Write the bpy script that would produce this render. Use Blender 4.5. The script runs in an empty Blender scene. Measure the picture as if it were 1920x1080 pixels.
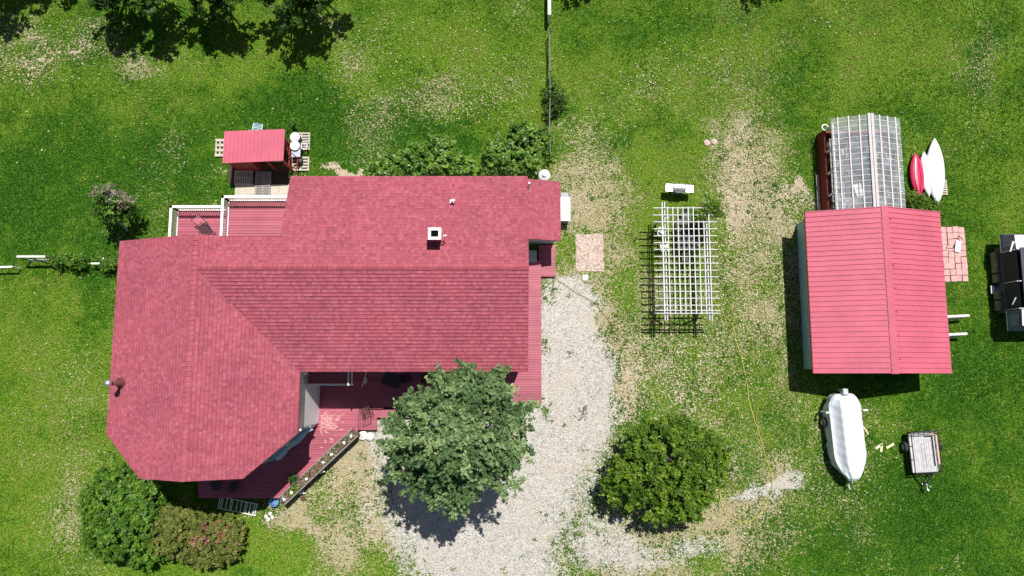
import bpy, bmesh, math, random
import numpy as np
from mathutils import Vector, Matrix
random.seed(7); np.random.seed(7)
S = bpy.context.scene
R = math.radians
# ---------------------------------------------------------------- camera, sky, sun, exposure
CAM_H, TILT, FPX = 44.0, R(7.0), 1320.0
cd = bpy.data.cameras.new('camera'); cam = bpy.data.objects.new('camera', cd)
S.collection.objects.link(cam); S.camera = cam
cam.location = (0, 0, CAM_H); cam.rotation_euler = (TILT, 0, 0)
cd.sensor_fit = 'HORIZONTAL'; cd.sensor_width = 36; cd.lens = FPX/1920*36
cd.clip_start = 0.5; cd.clip_end = 8000
SUN = Vector((0.17, 0.41, 1)).normalized()
sun_el = math.asin(SUN.z); sun_az = math.atan2(SUN.x, SUN.y)
w = bpy.data.worlds.new("World"); S.world = w; w.use_nodes = True
nt = w.node_tree; nt.nodes.clear()
sky = nt.nodes.new('ShaderNodeTexSky'); sky.sky_type = 'NISHITA'; sky.sun_disc = False
sky.sun_elevation = sun_el; sky.sun_rotation = sun_az
bg = nt.nodes.new('ShaderNodeBackground'); bg.inputs[1].default_value = 0.05
wo = nt.nodes.new('ShaderNodeOutputWorld')
nt.links.new(sky.outputs[0], bg.inputs[0]); nt.links.new(bg.outputs[0], wo.inputs[0])
sl = bpy.data.lights.new('sun', 'SUN'); sl.energy = 5.0; sl.angle = R(0.5); sl.color = (1, .96, .9)
so = bpy.data.objects.new('sun', sl); S.collection.objects.link(so)
so.rotation_euler = SUN.to_track_quat('Z', 'Y').to_euler(); so.location = (10, 30, 60)
S.view_settings.view_transform = 'Standard'; S.view_settings.look = 'None'
S.view_settings.exposure = 0.2; S.view_settings.gamma = 1
S.render.resolution_x = 1024; S.render.resolution_y = 576

def P(px, py, z=0.0):
    """survey helper: pixel of the 1920x1080 picture at a known height -> metres"""
    u = (px-960)/FPX; v = -(py-540)/FPX; c, s = math.cos(TILT), math.sin(TILT)
    dx, dy, dz = u, v*c+s, v*s-c
    t = (z-CAM_H)/dz
    return Vector((dx*t, dy*t, z))

# ---------------------------------------------------------------- materials
def nodes(name):
    m = bpy.data.materials.new(name); m.use_nodes = True
    t = m.node_tree; b = t.nodes['Principled BSDF']
    return m, t, b
def N(t, kind, **kw):
    n = t.nodes.new(kind)
    for k, v in kw.items():
        if k.startswith('i_'):
            k2 = k[2:]; k2 = int(k2) if k2.isdigit() else k2.replace('_', ' ')
            n.inputs[k2].default_value = v
        else: setattr(n, k, v)
    return n
def L(t, a, b): t.links.new(a, b)
def col4(c): return (c[0], c[1], c[2], 1)
def ramp(t, fac, stops, interp='LINEAR'):
    r = t.nodes.new('ShaderNodeValToRGB'); r.color_ramp.interpolation = interp
    e = r.color_ramp.elements
    while len(e) < len(stops): e.new(0.5)
    for i, (p, c) in enumerate(stops): e[i].position = p; e[i].color = col4(c)
    L(t, fac, r.inputs[0]); return r.outputs[0]
def mix(t, fac, a, b, mode='MIX'):
    n = t.nodes.new('ShaderNodeMix'); n.data_type = 'RGBA'; n.blend_type = mode
    for s, v in ((n.inputs[0], fac), (n.inputs[6], a), (n.inputs[7], b)):
        if isinstance(v, (int, float)): s.default_value = v
        elif isinstance(v, tuple): s.default_value = col4(v)
        else: L(t, v, s)
    return n.outputs[2]
def math_(t, op, a, b=0.0, c=None):
    n = t.nodes.new('ShaderNodeMath'); n.operation = op
    for i, v in enumerate((a, b, c)):
        if v is None: continue
        if isinstance(v, (int, float)): n.inputs[i].default_value = v
        else: L(t, v, n.inputs[i])
    return n.outputs[0]
def sstep(t, v, lo, hi):
    n = t.nodes.new('ShaderNodeMapRange'); n.interpolation_type = 'SMOOTHSTEP'
    L(t, v, n.inputs[0]); n.inputs[1].default_value = lo; n.inputs[2].default_value = hi
    return n.outputs[0]
def noise(t, co, scale, detail=3, rough=.6, out=0):
    n = N(t, 'ShaderNodeTexNoise'); n.inputs['Scale'].default_value = scale
    n.inputs['Detail'].default_value = detail; n.inputs['Roughness'].default_value = rough
    if co is not None: L(t, co, n.inputs['Vector'])
    return n.outputs[out]
def bump(t, b, h, strength=.4, dist=.02):
    n = N(t, 'ShaderNodeBump'); n.inputs['Strength'].default_value = strength
    n.inputs['Distance'].default_value = dist; L(t, h, n.inputs['Height']); L(t, n.outputs[0], b.inputs['Normal'])
_m = {}
def mat(name, c, rough=.6, metal=0., var=.25, scale=4., bmp=.15, spec=.4, alpha=1.):
    if name in _m: return _m[name]
    m, t, b = nodes(name); co = N(t, 'ShaderNodeTexCoord').outputs['Object']
    f = noise(t, co, scale, 5, .65); f2 = noise(t, co, scale*9, 3, .6)
    k = math_(t, 'ADD', math_(t, 'MULTIPLY', f, .7), math_(t, 'MULTIPLY', f2, .3))
    lo = tuple(x*(1-var) for x in c); hi = tuple(min(1, x*(1+var)) for x in c)
    L(t, ramp(t, k, [(.33, lo), (.67, hi)]), b.inputs['Base Color'])
    b.inputs['Roughness'].default_value = rough; b.inputs['Metallic'].default_value = metal
    b.inputs['Specular IOR Level'].default_value = spec; b.inputs['Alpha'].default_value = alpha
    if bmp: bump(t, b, f2, bmp, .01)
    _m[name] = m; return m
def shingle(name='shingle'):
    m, t, b = nodes(name); uv = N(t, 'ShaderNodeTexCoord').outputs['UV']
    br = N(t, 'ShaderNodeTexBrick'); L(t, uv, br.inputs['Vector'])
    br.offset = .5; br.inputs['Scale'].default_value = 1; br.inputs['Brick Width'].default_value = .17
    br.inputs['Row Height'].default_value = .2; br.inputs['Mortar Size'].default_value = .0
    br.inputs['Mortar Smooth'].default_value = .3; br.inputs['Bias'].default_value = 0
    br.inputs['Color1'].default_value = (0, 0, 0, 1); br.inputs['Color2'].default_value = (1, 1, 1, 1)
    br.inputs['Mortar'].default_value = (.45, .45, .45, 1)
    tile = ramp(t, br.outputs['Color'], [(0, (.275, .066, .090)), (.25, (.335, .076, .102)), (.7, (.36, .084, .113)), (1, (.385, .108, .14))])
    big = noise(t, uv, .35, 4, .6); gr = noise(t, uv, 7, 4, .8)
    c = mix(t, 1, tile, ramp(t, big, [(.3, (.86, .86, .88)), (.7, (1.08, 1.05, 1.05))]), 'MULTIPLY')
    c = mix(t, 1, c, ramp(t, gr, [(.3, (.74, .72, .74)), (.7, (1.28, 1.32, 1.32))]), 'MULTIPLY')
    c = mix(t, math_(t, 'MULTIPLY', br.outputs['Fac'], .28), c, (.2, .035, .05)); gn = N(t, 'ShaderNodeSeparateXYZ'); L(t, uv, gn.inputs[0]); f0 = math_(t, 'FRACT', math_(t, 'DIVIDE', gn.outputs[1], .2)); c = mix(t, math_(t, 'MULTIPLY', math_(t, 'SUBTRACT', 1, sstep(t, f0, .05, .16)), .30), c, (.12, .022, .034))  # dark joint line per course, with the butt edge's shadow painted into it
    L(t, c, b.inputs['Base Color']); b.inputs['Roughness'].default_value = .85; b.inputs['Specular IOR Level'].default_value = .25
    sep = N(t, 'ShaderNodeSeparateXYZ'); L(t, uv, sep.inputs[0])
    fr = math_(t, 'FRACT', math_(t, 'DIVIDE', sep.outputs[1], .2))
    h = math_(t, 'MULTIPLY', gr, 1.)
    bump(t, b, h, .5, .012)
    return m
def planks(name, c, var=.25, pitch=.14, axis=1, rough=.6, stripe=.5):
    """painted or bare boards: colour per board and grain along it"""
    m, t, b = nodes(name); co = N(t, 'ShaderNodeTexCoord').outputs['Object']
    sep = N(t, 'ShaderNodeSeparateXYZ'); L(t, co, sep.inputs[0])
    idx = math_(t, 'FLOOR', math_(t, 'DIVIDE', sep.outputs[axis], pitch))
    wn = N(t, 'ShaderNodeTexWhiteNoise'); wn.noise_dimensions = '1D'; L(t, idx, wn.inputs['W'])
    mp = N(t, 'ShaderNodeMapping'); L(t, co, mp.inputs[0])
    sc = [1.2, 1.2, 1.2]; sc[axis] = 14; mp.inputs['Scale'].default_value = sc
    g = noise(t, mp.outputs[0], 2.2, 5, .7); big = noise(t, co, .8, 3, .5)
    k = math_(t, 'ADD', math_(t, 'MULTIPLY', wn.outputs[0], stripe), math_(t, 'MULTIPLY', g, 1-stripe))
    lo = tuple(x*(1-var) for x in c); hi = tuple(min(1, x*(1+var)) for x in c)
    cc = mix(t, 1, ramp(t, k, [(.15, lo), (.85, hi)]), ramp(t, big, [(.3, (.85, .85, .85)), (.7, (1.1, 1.1, 1.1))]), 'MULTIPLY')
    L(t, cc, b.inputs['Base Color']); b.inputs['Roughness'].default_value = rough
    bump(t, b, g, .25, .01); return m
def siding(name, c, axis=2):
    m, t, b = nodes(name); co = N(t, 'ShaderNodeTexCoord').outputs['Object']
    sep = N(t, 'ShaderNodeSeparateXYZ'); L(t, co, sep.inputs[0])
    fr = math_(t, 'FRACT', math_(t, 'DIVIDE', sep.outputs[axis], .15))
    n1 = noise(t, co, 1.5, 5, .6)
    L(t, mix(t, 1, c, ramp(t, n1, [(.3, (.86, .86, .86)), (.7, (1, 1, 1))]), 'MULTIPLY'), b.inputs['Base Color'])
    b.inputs['Roughness'].default_value = .55; bump(t, b, math_(t, 'SUBTRACT', 1, fr), .5, .02); return m
def leafmat(name, c1, c2, c3, rough=.5, spec=.35):
    m, t, b = nodes(name)
    a = N(t, 'ShaderNodeAttribute', attribute_name='tint')
    c = ramp(t, a.outputs['Fac'], [(0, c1), (.55, c2), (1, c3)])
    L(t, c, b.inputs['Base Color']); b.inputs['Roughness'].default_value = rough
    b.inputs['Specular IOR Level'].default_value = spec
    tr = N(t, 'ShaderNodeBsdfTranslucent'); L(t, c, tr.inputs[0])
    mx = N(t, 'ShaderNodeMixShader'); mx.inputs[0].default_value = .35
    out = t.nodes['Material Output']
    L(t, b.outputs[0], mx.inputs[1]); L(t, tr.outputs[0], mx.inputs[2]); L(t, mx.outputs[0], out.inputs[0])
    return m
def ground_mat():
    m, t, b = nodes('ground_cover'); co = N(t, 'ShaderNodeTexCoord').outputs['Object']
    a = N(t, 'ShaderNodeAttribute', attribute_name='mask'); sp = N(t, 'ShaderNodeSeparateColor'); L(t, a.outputs['Color'], sp.inputs[0])
    gravel, bare, dry = sp.outputs[0], sp.outputs[1], sp.outputs[2]; lush = a.outputs['Alpha']
    n1 = noise(t, co, .45, 4, .6); n2 = noise(t, co, 2.6, 5, .68); n3 = noise(t, co, 9, 3, .7); n4 = noise(t, co, 26, 2, .6)
    n1b = noise(t, co, .17, 3, .5); g1 = ramp(t, n3, [(.32, (.006, .030, .002)), (.5, (.030, .10, .007)), (.68, (.10, .22, .018))])
    g2 = ramp(t, n3, [(.32, (.030, .058, .004)), (.5, (.095, .18, .012)), (.68, (.20, .33, .04))])
    k = math_(t, 'ADD', math_(t, 'MULTIPLY', n1, .8), math_(t, 'MULTIPLY', n2, .5))
    k = math_(t, 'SUBTRACT', k, math_(t, 'MULTIPLY', math_(t, 'SUBTRACT', lush, .5), .5))
    green = mix(t, sstep(t, k, .48, .78), g1, g2)
    straw = ramp(t, n4, [(.3, (.11, .11, .03)), (.44, (.24, .21, .10)), (.54, (.46, .40, .27)), (.68, (.70, .61, .46))])
    sand = mix(t, 1, ramp(t, n4, [(.28, (.24, .19, .12)), (.5, (.50, .415, .31)), (.75, (.64, .55, .44))]),
               mix(t, 1, ramp(t, n2, [(.3, (.78, .78, .74)), (.7, (1.08, 1.08, 1.08))]), ramp(t, n3, [(.30, (.42, .42, .36)), (.46, (.98, .98, .98)), (.7, (1.1, 1.1, 1.1))]), 'MULTIPLY'), 'MULTIPLY')
    nn = math_(t, 'ADD', math_(t, 'ADD', math_(t, 'MULTIPLY', n3, .5), math_(t, 'MULTIPLY', n2, .25)), math_(t, 'MULTIPLY', noise(t, co, 5.2, 4, .75), .25))
    nn = math_(t, 'MULTIPLY', math_(t, 'SUBTRACT', nn, .5), 2.6)
    fd = sstep(t, math_(t, 'ADD', dry, math_(t, 'MULTIPLY', nn, 1.7)), .50, .64)
    fb = sstep(t, math_(t, 'ADD', bare, math_(t, 'MULTIPLY', nn, 1.35)), .50, .64)
    v = N(t, 'ShaderNodeTexVoronoi', i_Scale=19.); L(t, co, v.inputs['Vector'])
    vs = N(t, 'ShaderNodeSeparateColor'); L(t, v.outputs['Color'], vs.inputs[0])
    v2 = N(t, 'ShaderNodeTexVoronoi', i_Scale=38.); L(t, co, v2.inputs['Vector'])
    vs2 = N(t, 'ShaderNodeSeparateColor'); L(t, v2.outputs['Color'], vs2.inputs[0])
    st = ramp(t, math_(t, 'ADD', math_(t, 'MULTIPLY', vs.outputs[0], .6), math_(t, 'MULTIPLY', vs2.outputs[0], .4)),
              [(.08, (.09, .083, .07)), (.24, (.34, .32, .285)), (.5, (.50, .48, .445)), (.95, (.70, .68, .64))])
    st = mix(t, 1, st, ramp(t, n2, [(.3, (.80, .79, .77)), (.68, (1.05, 1.04, 1.03))]), 'MULTIPLY')
    st = mix(t, math_(t, 'MULTIPLY', sstep(t, n1, .45, .72), .55), st, ramp(t, n4, [(.3, (.38, .33, .26)), (.7, (.60, .54, .45))]))
    fg = sstep(t, math_(t, 'ADD', gravel, math_(t, 'MULTIPLY', nn, .62)), .42, .60)
    c = mix(t, fd, green, straw); c = mix(t, fb, c, sand); c = mix(t, fg, c, st)
    L(t, c, b.inputs['Base Color']); b.inputs['Roughness'].default_value = .95; b.inputs['Specular IOR Level'].default_value = .1
    h = math_(t, 'ADD', math_(t, 'ADD', math_(t, 'MULTIPLY', n3, 1.2), math_(t, 'MULTIPLY', n4, .8)), math_(t, 'MULTIPLY', vs.outputs[1], .3))
    bump(t, b, h, .7, .05)
    return m
RED = (.40, .055, .095)
M_SH = shingle()
M_DECK = planks('deck_paint', (.38, .088, .128), .2, .15, 1)
M_METAL = mat('red_metal_roof', (.53, .118, .172), .5, 0, .14, .5, .05, .3)
M_WALL = siding('white_siding', (.86, .87, .88))
M_TEAL = siding('teal_siding', (.38, .58, .60))
M_GREY = siding('grey_siding', (.50, .52, .54))
M_WHITE = mat('white_paint', (.80, .80, .79), .5, 0, .08, 3, .05)
M_PERG = mat('pergola_paint', (.60, .60, .60), .55, 0, .12, 6, .1)
M_GLASS = mat('window_glass', (.10, .16, .22), .08, 0, .2, .7, 0, .8)
M_BLACK = mat('black_metal', (.02, .02, .022), .45, 0, .3, 6, .1)
M_DARK = mat('dark_rubber', (.028, .028, .03), .8, 0, .3, 8, .3)
M_STEEL = mat('galvanised_steel', (.55, .57, .60), .38, .7, .15, 5, .08)
M_GALV = mat('grey_plastic', (.30, .33, .37), .5, 0, .15, 5, .1)
M_WOOD = planks('weathered_wood', (.36, .32, .27), .35, .1, 0)
M_PALLET = mat('pallet_wood', (.48, .44, .37), .85, 0, .35, 7, .4)
M_BROWN = mat('brown_wood', (.11, .055, .03), .8, 0, .4, 6, .4)
M_REDW = mat('barn_red', (.26, .03, .022), .7, 0, .25, 4, .2)
M_BARK = mat('bark', (.20, .18, .15), .9, 0, .4, 9, .7)
M_PALEBARK = mat('pale_bark', (.46, .44, .40), .85, 0, .3, 9, .4)
M_STONE = mat('pale_stone', (.66, .64, .60), .85, 0, .25, 7, .5)
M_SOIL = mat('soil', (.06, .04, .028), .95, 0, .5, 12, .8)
M_CONC = mat('concrete', (.50, .46, .38), .9, 0, .22, 3, .3)
M_TARP = mat('white_tarp', (.66, .70, .76), .45, 0, .07, .9, .5)
M_CANVAS = mat('grey_canvas', (.15, .17, .23), .7, 0, .2, 2, .2)
M_HOSE = mat('yellow_hose', (.52, .46, .07), .5, 0, .15, 6, 0)
M_CORD = mat('orange_cord', (.32, .20, .05), .6, 0, .15, 6, 0)
M_BLUE = mat('blue_plastic', (.10, .22, .42), .5, 0, .15, 4, .05)
M_GREENP = mat('green_plastic', (.05, .17, .12), .5, 0, .15, 4, .05)
M_PINK = mat('red_kayak_plastic', (.60, .028, .10), .3, 0, .12, 1.5, .02, .5)

# ---------------------------------------------------------------- mesh collecting
C = S.collection
class MB:
    def __init__(s): s.v = []; s.f = []; s.sm = False
    def add(s, vs, fs):
        o = len(s.v); s.v += [tuple(v) for v in vs]; s.f += [tuple(i+o for i in f) for f in fs]; return s
    def box(s, c, d, rz=0., rx=0., ry=0.):
        M = Matrix.Rotation(rz, 3, 'Z') @ Matrix.Rotation(ry, 3, 'Y') @ Matrix.Rotation(rx, 3, 'X')
        c = Vector(c); h = [x/2 for x in d]
        vs = [c + M @ Vector((x*h[0], y*h[1], z*h[2])) for z in (-1, 1) for y in (-1, 1) for x in (-1, 1)]
        return s.add(vs, [(0, 2, 3, 1), (4, 5, 7, 6), (0, 1, 5, 4), (2, 6, 7, 3), (0, 4, 6, 2), (1, 3, 7, 5)])
    def bar(s, a, b, w_, h_=None):
        """rectangular bar between two points"""
        a = Vector(a); b = Vector(b); h_ = h_ or w_; d = b-a; l = d.length; d.normalize()
        up = Vector((0, 0, 1)) if abs(d.z) < .95 else Vector((0, 1, 0))
        x = d.cross(up).normalized(); y = x.cross(d).normalized()
        vs = [p + x*sx*w_/2 + y*sy*h_/2 for p in (a, b) for sx, sy in ((-1, -1), (1, -1), (1, 1), (-1, 1))]
        return s.add(vs, [(3, 2, 1, 0), (4, 5, 6, 7), (0, 1, 5, 4), (1, 2, 6, 5), (2, 3, 7, 6), (3, 0, 4, 7)])
    def tube(s, pts, r, n=8, cap=True):
        pts = [Vector(p) for p in pts]; rs = r if isinstance(r, (list, tuple)) else [r]*len(pts)
        o = len(s.v); prev = None
        for i, p in enumerate(pts):
            d = (pts[min(i+1, len(pts)-1)] - pts[max(i-1, 0)])
            if d.length < 1e-6: d = Vector((0, 0, 1))
            d.normalize()
            up = prev if prev is not None else (Vector((0, 0, 1)) if abs(d.z) < .9 else Vector((1, 0, 0)))
            x = d.cross(up)
            if x.length < 1e-4: x = d.cross(Vector((.3, .9, .1)))
            x.normalize(); y = x.cross(d).normalized(); prev = y
            for k in range(n):
                a_ = 2*math.pi*k/n; s.v.append(tuple(p + (x*math.cos(a_)+y*math.sin(a_))*rs[i]))
        for i in range(len(pts)-1):
            for k in range(n):
                s.f.append((o+i*n+k, o+(i+1)*n+k, o+(i+1)*n+(k+1) % n, o+i*n+(k+1) % n))
        if cap:
            s.f.append(tuple(o+k for k in range(n))); s.f.append(tuple(o+(len(pts)-1)*n+k for k in reversed(range(n))))
        return s
    def lathe(s, c, prof, n=24, sx=1, sy=1):
        o = len(s.v); c = Vector(c)
        for r, z in prof:
            for k in range(n):
                a_ = 2*math.pi*k/n; s.v.append((c.x+r*sx*math.cos(a_), c.y+r*sy*math.sin(a_), c.z+z))
        for i in range(len(prof)-1):
            for k in range(n):
                s.f.append((o+i*n+k, o+i*n+(k+1) % n, o+(i+1)*n+(k+1) % n, o+(i+1)*n+k))
        if prof[0][0] > .001: s.f.append(tuple(o+k for k in reversed(range(n))))
        if prof[-1][0] > .001: s.f.append(tuple(o+(len(prof)-1)*n+k for k in range(n)))
        return s
    def prism(s, poly, z0, z1):
        n = len(poly); o = len(s.v)
        for z in (z0, z1):
            for i, p in enumerate(poly): s.v.append((p[0], p[1], z[i] if isinstance(z, (list, tuple)) else z))
        s.f.append(tuple(o+i for i in reversed(range(n)))); s.f.append(tuple(o+n+i for i in range(n)))
        for i in range(n): j = (i+1) % n; s.f.append((o+i, o+j, o+n+j, o+n+i))
        return s
    def slab(s, polys, t):
        """roof slabs: top faces as given, underside t lower, closed edges"""
        key = {}; top = []
        def vid(p):
            k = tuple(round(x, 3) for x in p)
            if k not in key: key[k] = len(top); top.append(k)
            return key[k]
        fs = [[vid(p) for p in pl] for pl in polys]; o = len(s.v); n = len(top)
        s.v += top; s.v += [(p[0], p[1], p[2]-t) for p in top]
        ed = {}
        for f in fs:
            s.f.append(tuple(o+i for i in f)); s.f.append(tuple(o+n+i for i in reversed(f)))
            for i in range(len(f)): ed[(f[i], f[(i+1) % len(f)])] = 1
        for a_, b_ in ed:
            if (b_, a_) not in ed: s.f.append((o+b_, o+a_, o+n+a_, o+n+b_))
        return s
    def build(s, name, m, parent=None, smooth=False, bevel=0., uv=False, local=False, loc=None):
        me = bpy.data.meshes.new(name)
        off = Vector((0, 0, 0))
        if parent is not None and not local:
            p = parent
            while p is not None: off += p.location; p = p.parent
        if loc is not None: off = Vector(loc)
        me.from_pydata([(x-off.x, y-off.y, z-off.z) for x, y, z in s.v], [], s.f); me.update()
        if uv:
            ul = me.uv_layers.new(name='UVMap')
            for pl in me.polygons:
                n_ = s.nr[pl.index] if getattr(s, 'nr', None) else pl.normal; up = Vector((0, 0, 1)) - n_*n_.z
                if up.length < .05: up = Vector((0, 1, 0))
                up.normalize(); u = up.cross(n_)
                for li in pl.loop_indices:
                    p = Vector(s.v[me.loops[li].vertex_index]); ul.data[li].uv = (p.dot(u), p.dot(up))
        if smooth:
            for pl in me.polygons: pl.use_smooth = True
        ob = bpy.data.objects.new(name, me); C.objects.link(ob)
        for x in (m if isinstance(m, list) else [m]): me.materials.append(x)
        if parent is not None: ob.parent = parent
        elif loc is not None: ob.location = off
        if bevel:
            bv = ob.modifiers.new('bevel', 'BEVEL'); bv.width = bevel; bv.segments = 2; bv.limit_method = 'ANGLE'
        return ob
def tag(o, label=None, cat=None, group=None, kind=None):
    if label: o['label'] = label
    if cat: o['category'] = cat
    if group: o['group'] = group
    if kind: o['kind'] = kind
    return o
def thing(name, label, cat, loc=(0, 0, 0), rz=0, group=None):
    o = bpy.data.objects.new(name, None); C.objects.link(o); o.empty_display_size = .3
    o.location = loc; o.rotation_euler = (0, 0, rz); return tag(o, label, cat, group)
def copy_tree(o, parent=None):
    c = o.copy(); C.objects.link(c)
    if parent is not None: c.parent = parent
    for ch in [x for x in bpy.data.objects if x.parent == o]: copy_tree(ch, c)
    return c
def dup(o, loc, rz=0, label=None, scale=None):
    c = copy_tree(o); c.location = loc; c.rotation_euler = (0, 0, rz)
    if label: c['label'] = label
    if scale: c.scale = scale
    return c

# ---------------------------------------------------------------- value noise for masks
_tab = np.random.RandomState(11).rand(256, 256)
def vn(x, y, s):
    x = np.asarray(x)*s; y = np.asarray(y)*s; xi = np.floor(x).astype(int); yi = np.floor(y).astype(int)
    fx = x-xi; fy = y-yi; fx = fx*fx*(3-2*fx); fy = fy*fy*(3-2*fy); T = lambda a, b: _tab[a & 255, b & 255]
    return (T(xi, yi)*(1-fx)+T(xi+1, yi)*fx)*(1-fy)+(T(xi, yi+1)*(1-fx)+T(xi+1, yi+1)*fx)*fy
def fbm(x, y, s, o=4):
    r = 0; a = .5; tt = 0
    for i in range(o): r = r+a*vn(x+i*17.3, y-i*9.1, s*2**i); tt += a; a *= .55
    return r/tt
def poly_sd(x, y, poly):
    """signed distance, positive inside"""
    d = np.full(x.shape, 1e9); ins = np.zeros(x.shape, bool); n = len(poly)
    for i in range(n):
        ax, ay = poly[i][:2]; bx, by = poly[(i+1) % n][:2]
        ex, ey = bx-ax, by-ay; tt = np.clip(((x-ax)*ex+(y-ay)*ey)/(ex*ex+ey*ey), 0, 1)
        d = np.minimum(d, np.hypot(x-ax-tt*ex, y-ay-tt*ey))
        cnd = ((ay > y) != (by > y)) & (x < (bx-ax)*(y-ay)/((by-ay) if abs(by-ay) > 1e-9 else 1e-9)+ax)
        ins ^= cnd
    return np.where(ins, d, -d)
DRIVE = [P(*p) for p in [(1004, 540), (1030, 522), (1075, 515), (1106, 532), (1120, 580), (1134, 640), (1148, 700), (1158, 760), (1154, 820), (1134, 880),
         (1105, 935), (1062, 985), (1040, 1030), (1050, 1100), (1060, 1250), (760, 1250), (775, 1080), (742, 1010), (716, 940), (702, 880), (698, 800), (706, 770), (1004, 740)]]
# soft patches: (px, py, rx, ry, rot deg, strength)
BARE = [(638, 316, 42, 17, -8, 1.5), (700, 885, 32, 60, 0, .62), (655, 880, 45, 40, -30, .5), (722, 985, 26, 40, 0, .7), (1210, 735, 42, 45, 0, .42), (1270, 690, 80, 40, 0, .38),
        (1395, 385, 42, 38, 0, .85), (1400, 300, 22, 70, 0, .42), (1500, 365, 22, 32, 0, 1.0), (1385, 470, 30, 55, 0, .45), (1070, 265, 28, 34, -30, .6),
        (1205, 180, 14, 22, 0, .45), (1250, 745, 60, 35, 0, .45), (880, 200, 25, 12, 0, .5),
        (620, 170, 22, 10, 0, .35), (120, 92, 60, 5, -10, .9), (640, 55, 40, 14, 0, .35), (1090, 345, 35, 45, 0, .35), (1330, 268, 16, 7, 0, .8), (1000, 785, 22, 22, 0, .7), (1030, 520, 16, 14, 0, .8),
        (1190, 780, 30, 25, 0, .4), (1240, 905, 100, 90, 0, .3), (1500, 460, 16, 80, 0, .4), (1480, 880, 40, 50, 0, .3), (500, 352, 75, 16, 0, .95), (70, 70, 80, 26, 0, .38), (600, 970, 110, 30, -12, .35), (1120, 1050, 50, 50, 0, .3)]
GRAV = [(1430, 924, 56, 9, 5, 1.0), (1480, 908, 34, 12, 8, .5), (1165, 1005, 55, 55, 0, .42), (1310, 1008, 60, 22, 0, .48), (1240, 1040, 120, 30, 0, .40), (1090, 1010, 60, 80, 0, .5), (1180, 560, 20, 60, 0, .2), (1500, 870, 40, 50, 0, .38), (690, 960, 40, 60, 0, .42), (640, 850, 40, 30, 0, .3), (1320, 640, 100, 20, 0, .2)]
DRY = [(1090, 330, 75, 130, 10, .55), (1400, 300, 75, 190, 0, .6), (1400, 560, 110, 150, 0, .58), (1250, 700, 130, 100, 0, .62), (1480, 430, 60, 110, 0, .45), (1230, 640, 80, 60, 0, .4),
       (1120, 430, 60, 110, 0, .5), (1190, 560, 60, 120, 0, .35), (640, 880, 100, 80, 0, .75), (700, 1000, 90, 80, 0, .6), (1150, 990, 110, 110, 0, .65), (1350, 960, 130, 80, 0, .45),
       (1300, 1020, 130, 60, 0, .5), (1480, 870, 90, 90, 0, .45), (1600, 850, 80, 120, 0, .28), (80, 70, 150, 50, -5, .55), (250, 110, 120, 40, 0, .4), (650, 70, 80, 50, 0, .45),
       (850, 190, 100, 50, 0, .35), (690, 230, 90, 50, 0, .25), (1210, 190, 40, 50, 0, .45), (1650, 150, 200, 120, 0, .12), (330, 270, 60, 60, 0, .18), (1700, 300, 60, 60, 0, .1), (140, 860, 80, 120, 0, .3),
       (150, 1000, 60, 80, 0, .3), (90, 720, 90, 100, 0, .2), (1330, 850, 90, 90, 0, .4), (190, 480, 25, 20, 0, .6), (1820, 200, 80, 100, 0, .2), (1290, 150, 60, 50, 0, .3), (1500, 640, 25, 120, 0, .5), (560, 970, 120, 20, -10, .55)]
LUSH = [(1165, 280, 60, 45, 30, .5), (1300, 280, 60, 30, -20, .4), (300, 300, 220, 120, 0, .3), (600, 230, 120, 60, 0, .35), (1180, 60, 180, 60, 0, .2), (1150, 690, 30, 120, 0, .35), (1690, 960, 200, 100, 0, .4),
        (1650, 60, 120, 60, 0, .15), (1790, 700, 80, 120, 0, .3), (190, 540, 50, 60, 0, .5), (1450, 640, 30, 30, 0, .3), (60, 400, 120, 120, 0, .25), (1510, 150, 60, 90, 0, .25), (1820, 110, 60, 60, 0, .2), (790, 290, 140, 30, 0, .5)]
YEL = [(560, 1040, 160, 60, 0, .5), (60, 900, 120, 200, 0, .25), (1650, 130, 120, 60, 0, .3), (450, 130, 150, 40, 0, .35), (130, 200, 200, 60, 0, .2), (850, 100, 150, 70, 0, .4), (1250, 380, 200, 200, 0, .4), (1560, 900, 120, 120, 0, .25), (1300, 300, 90, 30, 0, .2), (100, 620, 100, 120, 0, .2)]
def patches(x, y, lst, wp=1.):
    r = np.zeros(x.shape)
    wx = x+((fbm(x, y, .35)-.5)*5.5+(fbm(x+7, y+3, 1.3)-.5)*2.2)*wp; wy = y+((fbm(x+50, y+9, .35)-.5)*5.5+(fbm(x+57, y+19, 1.3)-.5)*2.2)*wp
    for px, py, rx, ry, ro, st in lst:
        c = P(px, py); a = R(ro); dx = wx-c.x; dy = wy-c.y
        u = (dx*math.cos(a)+dy*math.sin(a))/(rx/30); v = (-dx*math.sin(a)+dy*math.cos(a))/(ry/30)
        g = np.exp(-(u*u+v*v)*.75)*st; r = 1-(1-r)*(1-g)
    return r
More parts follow.
